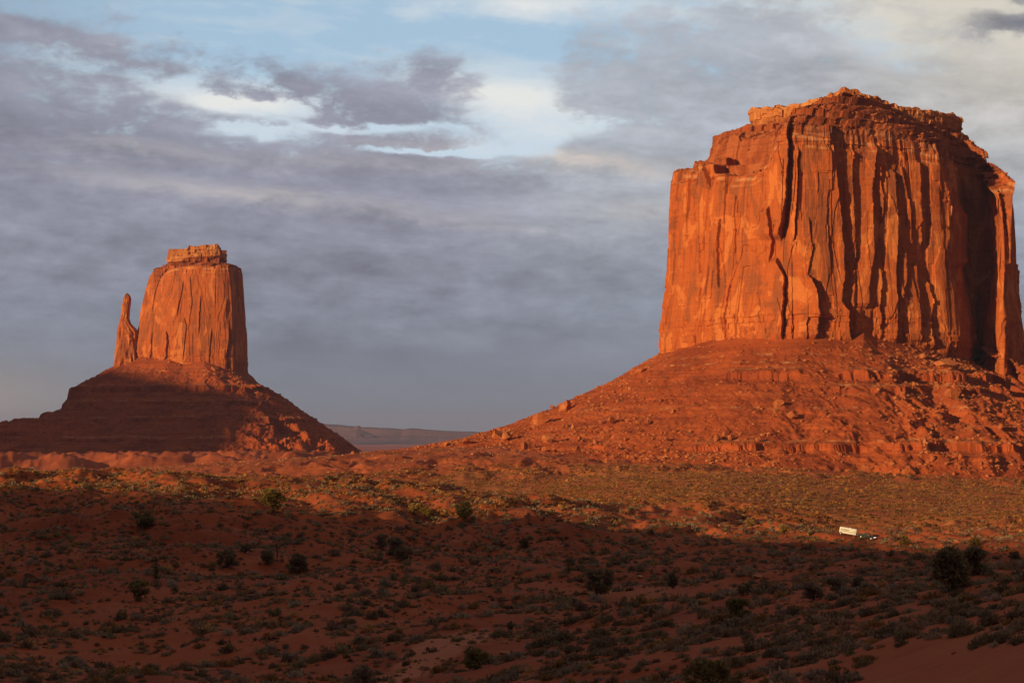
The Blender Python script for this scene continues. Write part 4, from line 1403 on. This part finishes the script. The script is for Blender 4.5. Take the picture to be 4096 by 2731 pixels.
# pale stones on the fan
rs = np.random.RandomState(51)
n = 9000
D = np.sqrt(rs.uniform(1080 ** 2, 1400 ** 2, n)); px = rs.uniform(200, 2500, n)
x = at(px, D); z = Hg(x, D); py = HY - F * z / D
k = visible(px, D, z, 0.5) & (rs.rand(n) < 0.12 + 0.88 * sstep(D, 1210, 1320) * patchy(x, D, 20, 315))
P = np.stack([x, D, z], -1)[k]
rubble(P, 0.22 + 0.75 * rs.rand(len(P)) ** 3, M_PALE, "pale stones littering the fan between the buttes")

rs = np.random.RandomState(53)
n = 14000
D = np.sqrt(rs.uniform(40 ** 2, 600 ** 2, n)); px = rs.uniform(-100, 4200, n)
x = at(px, D); z = Hg(x, D)
k = visible(px, D, z, 0.2) & (rs.rand(n) < 0.15 + 0.85 * patchy(x, D, 12, 317, -0.1, 0.3))
P = np.stack([x, D, z], -1)[k]
rubble(P, (0.05 + 0.30 * rs.rand(len(P)) ** 4) * (0.4 + P[:, 1] / 400.0), M_BOULDER, "small red stones strewn over the foreground sand")

# ------------------------------------------------------------------ junipers


def tube(pts, rad, seg=7):
    pts, rad = np.asarray(pts, float), np.asarray(rad, float)
    n = len(pts)
    t = np.gradient(pts, axis=0)
    t /= np.linalg.norm(t, axis=1)[:, None] + 1e-9
    ref = np.where(np.abs(t[:, 2:3]) > 0.9, [[1.0, 0, 0]], [[0, 0, 1.0]])
    u = np.cross(t, ref); u /= np.linalg.norm(u, axis=1)[:, None]
    w = np.cross(t, u)
    a = np.linspace(0, 2 * pi, seg, endpoint=False)
    V = pts[:, None] + rad[:, None, None] * (np.cos(a)[None, :, None] * u[:, None] + np.sin(a)[None, :, None] * w[:, None])
    V = np.swapaxes(V, 0, 1).reshape(-1, 3)       # seg x n grid
    return V, grid_faces(seg, n, True)


def join(parts):
    off, Vs, Fs = 0, [], []
    for V, Fc in parts:
        Vs.append(V); Fs.append(Fc + off); off += len(V)
    return np.concatenate(Vs), np.concatenate(Fs)


TREE_COL = {'dark': (0.26, 0.185, 0.098), 'green': (0.27, 0.205, 0.080), 'olive': (0.28, 0.195, 0.060), 'straw': (0.44, 0.27, 0.095), 'grey': (0.32, 0.22, 0.145)}


def make_tree(name, px, py, hp, wp, kind, label, seed, form='round', cat="tree", group="junipers in the desert"):
    gx, gy, gz = ground_at(px, py)
    k = gy / F
    h, w = hp * k, wp * k
    rs = np.random.RandomState(seed)
    root = empty(name, (gx, gy, gz - 0.05), label, cat, group)
    lean = rs.uniform(-0.08, 0.08)
    limbs = []
    tr = max(0.055 * h, 0.05)
    fork = np.array([lean * h, 0, 0.22 * h])
    limbs.append(tube([(0, 0, -0.1 * h), (0.01 * h, 0, 0.05 * h), fork * 0.7, fork], [tr * 1.5, tr * 1.15, tr, tr * 0.85], 9))
    nl = 19 if form != 'cone' else 22
    lob = []
    for i in range(nl):
        a, u = rs.uniform(0, 6.28), rs.rand()
        q = rs.rand()
        hh = 0.16 + 0.70 * q
        if form == 'round':
            env = math.sqrt(max(0.06, 1 - ((hh - 0.45) / 0.52) ** 2))
        elif form == 'cone':
            env = 1.05 - 0.85 * hh
        else:
            env = 1.0 - 0.35 * hh
        r = env * math.sqrt(u) * 0.36 * w
        lr = (0.12 + 0.12 * rs.rand()) * min(h, w) * (0.7 if form == 'cone' else 1.0)
        top = (0.98 * h - lr)
        lob.append((np.array([lean * h * 2 * hh + r * cos(a), r * sin(a), min(hh * h, top)]), lr))
    lob.append((np.array([lean * h * 2, 0, 0.9 * h - 0.02 * h]), 0.10 * h))
    for c, lr in lob[:14]:
        mid_ = fork * 0.5 + c * 0.5 + rs.normal(0, 0.03 * h, 3)
        limbs.append(tube([fork * 0.8, mid_, c], [tr * 0.6, tr * 0.4, tr * 0.12], 5))
    V, Fc = join(limbs)
    link("trunk", mesh_from("trunk", V, Fc, smooth_shade=True), M_BARK, root)
    cr = []
    for i, (c, lr) in enumerate(lob):
        V, Fc = tuft(120, 0.40, seed * 31 + i, h=1.0, up=0.25, shell=0.3)
        V2 = V.copy()
        flip = np.repeat(rs.rand(len(V) // 4) < 0.42, 4)
        V2[flip, 2] *= -0.75
        cr.append((V2 * lr * np.array([1.12, 1.12, 0.95]) + c, Fc))
    V, Fc = join(cr)
    base = np.array(TREE_COL[kind])
    T_ = np.repeat(base[None] * rs.uniform(0.7, 1.3, (len(V) // 4, 1)), 4, 0)
    link("crown", mesh_from("crown", V, Fc, tint=T_), M_LEAF, root)
    return root


J = "juniper_tree"
trees = [
    (1095, 2046, 96, 112, 'olive', "sunlit olive round juniper leaning right on the near ridge", 'round'),
    (574, 2118, 80, 112, 'green', "half-shaded squat juniper below the ridge crest, left of the sunlit olive one", 'round'),
    (911, 2268, 74, 132, 'dark', "wide low dark juniper with a small round one touching its right shoulder", 'flat'),
    (979, 2212, 40, 58, 'dark', "small round dark juniper behind the wide low one", 'round'),
    (1072, 2254, 58, 76, 'dark', "left of two dark junipers around a dead snag", 'round'),
    (1186, 2296, 88, 142, 'dark', "broad dark juniper with spreading crown, right of the dead snag", 'flat'),
    (625, 2324, 66, 50, 'green', "small cone-shaped juniper above the lobed one at lower left", 'cone'),
    (560, 2400, 86, 106, 'green', "dense juniper with several upright lobes on the lower left sand", 'flat'),
    (1862, 2078, 78, 82, 'green', "sunlit bright green juniper with long shadow at the middle of the shade line", 'round'),
    (1523, 2195, 62, 64, 'grey', "thin airy tree with visible trunk at the left end of a row of three", 'round'),
    (1580, 2218, 76, 82, 'grey', "grey-green juniper in the middle of a row of three", 'round'),
    (1616, 2248, 62, 92, 'dark', "low dense juniper nearest of a row of three", 'round'),
    (2095, 2192, 44, 50, 'dark', "small dark round juniper alone on the shaded slope right of centre", 'round'),
    (2383, 2382, 112, 154, 'dark', "large round juniper on a short trunk beside the pale dirt track", 'round'),
    (2044, 2536, 58, 44, 'dark', "small narrow juniper on the low mound above the sandy wash", 'flat'),
    (1905, 2676, 90, 112, 'green', "bushy green juniper on the right bank of the sandy wash", 'round'),
    (2692, 2352, 70, 54, 'dark', "narrow upright dark juniper right of the large one by the dirt track", 'flat'),
    (2952, 2480, 96, 112, 'green', "compact dark green juniper at the top edge of the near slope", 'round'),
    (3820, 2356, 182, 176, 'dark', "tallest tree, dark juniper with a thick bare trunk on the right", 'round'),
    (3888, 2304, 124, 130, 'dark', "dark juniper right behind the tallest tree", 'round'),
    (3613, 2184, 40, 58, 'olive', "small olive bush-like juniper right of the pickup", 'round'),
    (4065, 2248, 46, 72, 'dark', "small dark juniper by the right border behind the tallest tree", 'round'),
    (3255, 2398, 78, 104, 'grey', "twiggy dark tree at the left end of the thicket on the near slope", 'round'),
    (3352, 2374, 72, 112, 'grey', "twiggy dark tree in the middle of the thicket on the near slope", 'flat'),
    (3436, 2360, 62, 100, 'grey', "twiggy dark tree at the right end of the thicket on the near slope", 'round'),
    (2972, 2378, 52, 132, 'dark', "very low wide dark juniper left of the thicket", 'flat'),
]
for i, (px, py, hp, wp, kd, lab, form) in enumerate(trees):
    make_tree(J, px, py, hp, wp, kd, lab, 700 + i, form)
bushes = [
    (1712, 2074, 52, 68, 'olive', "yellow-olive bush, the right one of two left of the bright green juniper"),
    (1655, 2058, 48, 64, 'straw', "pale straw-coloured bush, the left one of two left of the bright green juniper"),
    (3005, 2108, 40, 60, 'straw', "pale yellow bush in the sunlit dip left of the trailer"),
    (3138, 2134, 38, 58, 'straw', "yellow bush nearest the trailer on its left"),
    (3900, 2190, 40, 70, 'olive', "yellow-green bush peeping over the dark juniper behind the tallest tree"),
    (2860, 2760, 130, 300, 'green', "big soft green bush at the very bottom of the near slope"),
    (1470, 2770, 120, 130, 'grey', "twiggy bush at the bottom on the left bank of the wash"),
]
for i, (px, py, hp, wp, kd, lab) in enumerate(bushes):
    make_tree("bush", px, py, hp, wp, kd, lab, 800 + i, 'round', "bush", "larger bushes")


def snag(px, py, hp, label, seed):
    gx, gy, gz = ground_at(px, py)
    h = hp * gy / F
    rs = np.random.RandomState(seed)
    root = empty("dead_tree", (gx, gy, gz - 0.05), label, "dead tree")
    V, Fc = tube([(0, 0, -0.1 * h), (0.03 * h, 0, 0.3 * h), (-0.02 * h, 0, 0.65 * h), (0.03 * h, 0, h)], [0.055 * h, 0.045 * h, 0.03 * h, 0.008 * h])
    link("trunk", mesh_from("trunk", V, Fc), M_BARK, root)
    for i in range(9):
        a, z0 = rs.uniform(0, 6.28), rs.uniform(0.25, 0.85) * h
        L = (1.0 - z0 / h * 0.6) * 0.5 * h
        e = np.array([cos(a) * L, sin(a) * L, z0 + L * rs.uniform(0.2, 0.9)])
        V, Fc = tube([(0, 0, z0), e * [0.5, 0.5, 0] + [0, 0, (z0 + e[2]) / 2 - 0.05 * h], e], [0.02 * h, 0.014 * h, 0.005 * h], 5)
        link("branch", mesh_from("branch", V, Fc), M_BARK, root)


snag(1108, 2232, 72, "bare dead snag standing between two dark junipers", 5)
snag(1122, 2505, 46, "small leafless dead shrub on the shaded sand at lower left", 6)

# pale rock outcrops
for px, py, w, h, lab in ((3032, 2312, 48, 16, "pale flat stone on the shaded flat left of the thicket"), (2020, 2616, 52, 15, "pale flat slab right of the sandy wash"),
                          (2560, 2310, 30, 12, "small pale stone behind the large juniper by the dirt track")):
    o = boulder(px, py, w, h, lab, "pale flat stones", 1, None, (0, 3), M_PALE, "flat_stone")
    o.data = mesh_from("flat_stone", rock_shape(333), None, ICO3[1], attrs={'band': np.zeros(len(ICO3[0]))})
    o.data.materials.append(M_PALE)
    o['category'] = "stone"

# ------------------------------------------------------------------ pickup towing a trailer
M_WHITE = plain("white_panel", (0.80, 0.78, 0.72), 0.35, 0.4)
M_TRIM = plain("dark_trim", (0.05, 0.04, 0.035), 0.5, 0.3)
M_NAVY = plain("dark_paint", (0.018, 0.022, 0.030), 0.55, 0.15)
M_GLASS = plain("dark_glass", (0.02, 0.024, 0.028), 0.35, 0.2)
M_TYRE = plain("tyre_rubber", (0.025, 0.023, 0.022), 0.9, 0.1)
M_STEEL = plain("steel", (0.55, 0.53, 0.5), 0.35, 0.5, 0.8)
M_LAMP = plain("headlight_glow", (0.9, 0.88, 0.8), 0.2, 0.5, emit=((1.0, 0.9, 0.72), 3.0))
M_AMBER = plain("amber_lens", (0.75, 0.25, 0.05), 0.3, 0.5)


def bm_mesh(name, build, mat, parent, smooth_shade=True):
    bm = bmesh.new()
    build(bm)
    me = bpy.data.meshes.new(name)
    bmesh.ops.recalc_face_normals(bm, faces=bm.faces)
    bm.to_mesh(me)
    bm.free()
    if smooth_shade:
        for p in me.polygons:
            p.use_smooth = True
    return link(name, me, mat, parent)


def box(bm, c, d, bev=0.0, seg=3):
    r = bmesh.ops.create_cube(bm, size=1.0)
    vs = r['verts']
    for v in vs:
        v.co = (v.co.x * d[0] + c[0], v.co.y * d[1] + c[1], v.co.z * d[2] + c[2])
    if bev:
        es = {e for v in vs for e in v.link_edges}
        bmesh.ops.bevel(bm, geom=list(es), offset=bev, segments=seg, affect='EDGES', profile=0.5)


def extrude_profile(bm, pts, half, bev=0.06):
    a = [bm.verts.new((x, -half, z)) for x, z in pts]
    b = [bm.verts.new((x, half, z)) for x, z in pts]
    bm.faces.new(a)
    bm.faces.new(b[::-1])
    n = len(pts)
    for i in range(n):
        bm.faces.new((a[i], b[i], b[(i + 1) % n], a[(i + 1) % n]))
    if bev:
        bmesh.ops.bevel(bm, geom=[e for e in bm.edges], offset=bev, segments=2, affect='EDGES', profile=0.5)


def disc(bm, c, r, t, inner=None):
    seg = 28
    rings = [(r * 0.93, -t / 2), (r, -t / 4), (r, t / 4), (r * 0.93, t / 2)] if inner is None else [(inner, -t / 2), (r * 0.94, -t / 2), (r, -t / 4), (r, t / 4), (r * 0.94, t / 2), (inner, t / 2)]
    rows = []
    for rr, yy in rings:
        rows.append([bm.verts.new((c[0] + rr * cos(2 * pi * i / seg), c[1] + yy, c[2] + rr * sin(2 * pi * i / seg))) for i in range(seg)])
    for p, q in zip(rows, rows[1:]):
        for i in range(seg):
            bm.faces.new((p[i], p[(i + 1) % seg], q[(i + 1) % seg], q[i]))
    if inner is None:
        bm.faces.new(rows[0]); bm.faces.new(rows[-1][::-1])


def wheel(parent, x, y, r):
    w = bm_mesh("wheel", lambda bm: disc(bm, (x, y, r), r, 0.24, r * 0.6), M_TYRE, parent)
    bm_mesh("rim", lambda bm: disc(bm, (x, y, r), r * 0.62, 0.27), M_WHITE, w)


def vehicle_root(name, px, py, yaw, length, label, cat, slope):
    gx, gy, gz = ground_at(px, py)
    o = empty(name, (gx, gy, gz), label, cat)
    o.rotation_euler = (0, radians(slope), radians(yaw))
    return o


YAW = -14.0


def park(x, y, yaw, front, back):
    """stand a vehicle on the ground: height and nose-down angle from the soil under its two ends"""
    c_, s_ = cos(radians(yaw)), sin(radians(yaw))
    zf = float(Hg(np.array([x + c_ * front]), np.array([y + s_ * front]))[0])
    zb = float(Hg(np.array([x - c_ * back]), np.array([y - s_ * back]))[0])
    zm = float(Hg(np.array([x]), np.array([y]))[0])
    ang = math.atan2(zb - zf, front + back)
    return max((zf * back + zb * front) / (front + back), zm - 0.1) + 0.08, ang


vx, vy = TRX, TRY
tz, tang = park(vx, vy, YAW, 3.0, 2.6)
trailer = empty("travel_trailer", (vx, vy, tz), "long white trailer with a dark stripe, towed behind the dark pickup", "trailer")
trailer.rotation_euler = (0, tang, radians(YAW))
trailer.scale = (0.74, 0.84, 0.84)
bm_mesh("body", lambda bm: box(bm, (0, 0, 1.62), (6.9, 2.3, 2.2), 0.34, 5), M_WHITE, trailer)
for y in (-1.156, 1.156):
    bm_mesh("stripe", lambda bm: box(bm, (0.0, y, 1.35), (6.3, 0.02, 0.12)), M_TRIM, trailer, False)


def letters(bm):
    rs = np.random.RandomState(3)
    for row, (z0, x1) in enumerate(((2.02, 0.3), (1.74, 0.2))):
        x = -3.0
        while x < x1:
            wd = rs.uniform(0.10, 0.2)
            box(bm, (x + wd / 2, -1.156, z0), (wd, 0.02, 0.17))
            x += wd + rs.choice([0.04, 0.05, 0.16], p=[0.5, 0.35, 0.15])


bm_mesh("lettering", letters, M_TRIM, trailer, False)
for z0 in (1.86, 1.70):
    bm_mesh("window", lambda bm: box(bm, (2.72, -1.16, z0), (0.55, 0.03, 0.10), 0.01, 1), M_GLASS, trailer, False)
bm_mesh("roof_vent", lambda bm: box(bm, (0.6, 0.1, 2.78), (0.7, 0.6, 0.16), 0.05, 2), M_WHITE, trailer)
for y in (-1.06, 1.06):
    wheel(trailer, -2.72, y, 0.40)
    bm_mesh("wheel_arch", lambda bm: disc(bm, (-2.72, y * 1.083, 0.44), 0.56, 0.03, 0.44), M_TRIM, trailer)


def tongue(bm):
    box(bm, (3.85, 0.0, 0.5), (0.95, 0.12, 0.12), 0.02, 1)
    box(bm, (3.6, 0.28, 0.5), (0.7, 0.1, 0.1), 0.02, 1)
    box(bm, (3.6, -0.28, 0.5), (0.7, 0.1, 0.1), 0.02, 1)


bm_mesh("hitch", tongue, M_STEEL, trailer)

qx, qy = vx + cos(radians(YAW)) * 5.6, vy + sin(radians(YAW)) * 5.6
qz, qang = park(qx, qy, YAW - 14, 1.75, 1.75)
pickup = empty("pickup_truck", (qx, qy, qz), "dark pickup with its headlights on, towing the white trailer", "pickup")
pickup.rotation_euler = (0, qang, radians(YAW - 14))
pickup.scale = (0.9, 0.9, 0.9)
bm_mesh("body", lambda bm: extrude_profile(bm, [(-2.7, 0.5), (-2.72, 1.12), (2.15, 1.14), (2.62, 1.05), (2.72, 0.82), (2.7, 0.48)], 0.96, 0.08), M_NAVY, pickup)
bm_mesh("cab", lambda bm: extrude_profile(bm, [(-0.95, 1.1), (-0.75, 1.82), (0.55, 1.84), (1.25, 1.1)], 0.84, 0.08), M_NAVY, pickup)


def thin(bm, pts, y, t):
    a = [bm.verts.new((x, y - t, z)) for x, z in pts]
    b = [bm.verts.new((x, y + t, z)) for x, z in pts]
    bm.faces.new(a); bm.faces.new(b[::-1])
    for i in range(len(pts)):
        bm.faces.new((a[i], b[i], b[(i + 1) % len(pts)], a[(i + 1) % len(pts)]))


for y in (-0.86, 0.86):
    bm_mesh("side_window", lambda bm: thin(bm, [(-0.70, 1.24), (-0.58, 1.70), (0.48, 1.72), (0.92, 1.24)], y, 0.015), M_GLASS, pickup, False)


def shield(bm):
    q = [(1.24, -0.72, 1.17), (1.24, 0.72, 1.17), (0.64, 0.66, 1.78), (0.64, -0.66, 1.78)]
    n_ = np.array([0.74, 0, 0.67])
    a = [bm.verts.new(np.array(p) + n_ * 0.0) for p in q]
    b = [bm.verts.new(np.array(p) + n_ * 0.06) for p in q]
    bm.faces.new(a[::-1]); bm.faces.new(b)
    for i in range(4):
        bm.faces.new((a[i], a[(i + 1) % 4], b[(i + 1) % 4], b[i]))


bm_mesh("windscreen", shield, M_GLASS, pickup, False)
bm_mesh("grille", lambda bm: box(bm, (2.71, 0, 0.84), (0.08, 1.0, 0.26), 0.02, 1), M_TRIM, pickup, False)
bm_mesh("bumper", lambda bm: box(bm, (2.76, 0, 0.56), (0.16, 1.86, 0.2), 0.05, 2), M_TRIM, pickup)
for y in (-0.72, 0.72):
    bm_mesh("headlight", lambda bm: box(bm, (2.70, y, 0.90), (0.14, 0.34, 0.22), 0.04, 2), M_LAMP, pickup)
    bm_mesh("turn_lamp", lambda bm: box(bm, (2.72, y, 0.72), (0.10, 0.30, 0.08), 0.02, 1), M_AMBER, pickup)
for y in (-1.04, 1.04):
    bm_mesh("glint_mirror", lambda bm: box(bm, (0.85, y, 1.32), (0.12, 0.24, 0.28), 0.03, 2), M_AMBER, pickup)  # amber colour stands in for a sunlit orange spot by the cab window
for x in (-1.75, 1.75):
    for y in (-0.86, 0.86):
        wheel(pickup, x, y, 0.39)

# ------------------------------------------------------------------ the air
hz = bpy.data.meshes.new("haze")
bm = bmesh.new()
box(bm, (0, 0, 145), (96000, 96000, 560))
bm.to_mesh(hz)
bm.free()
M_HAZE = bpy.data.materials.new("haze")
M_HAZE.use_nodes = True
t = M_HAZE.node_tree
t.nodes.clear()
o_ = t.nodes.new('ShaderNodeOutputMaterial')
pvn = t.nodes.new('ShaderNodeVolumePrincipled')
pvn.inputs['Color'].default_value = (0.48, 0.55, 0.95, 1)
pvn.inputs['Density'].default_value = 2.6e-5
t.links.new(pvn.outputs[0], o_.inputs['Volume'])
haze = link("haze", hz, M_HAZE)
tag(haze, kind='stuff')
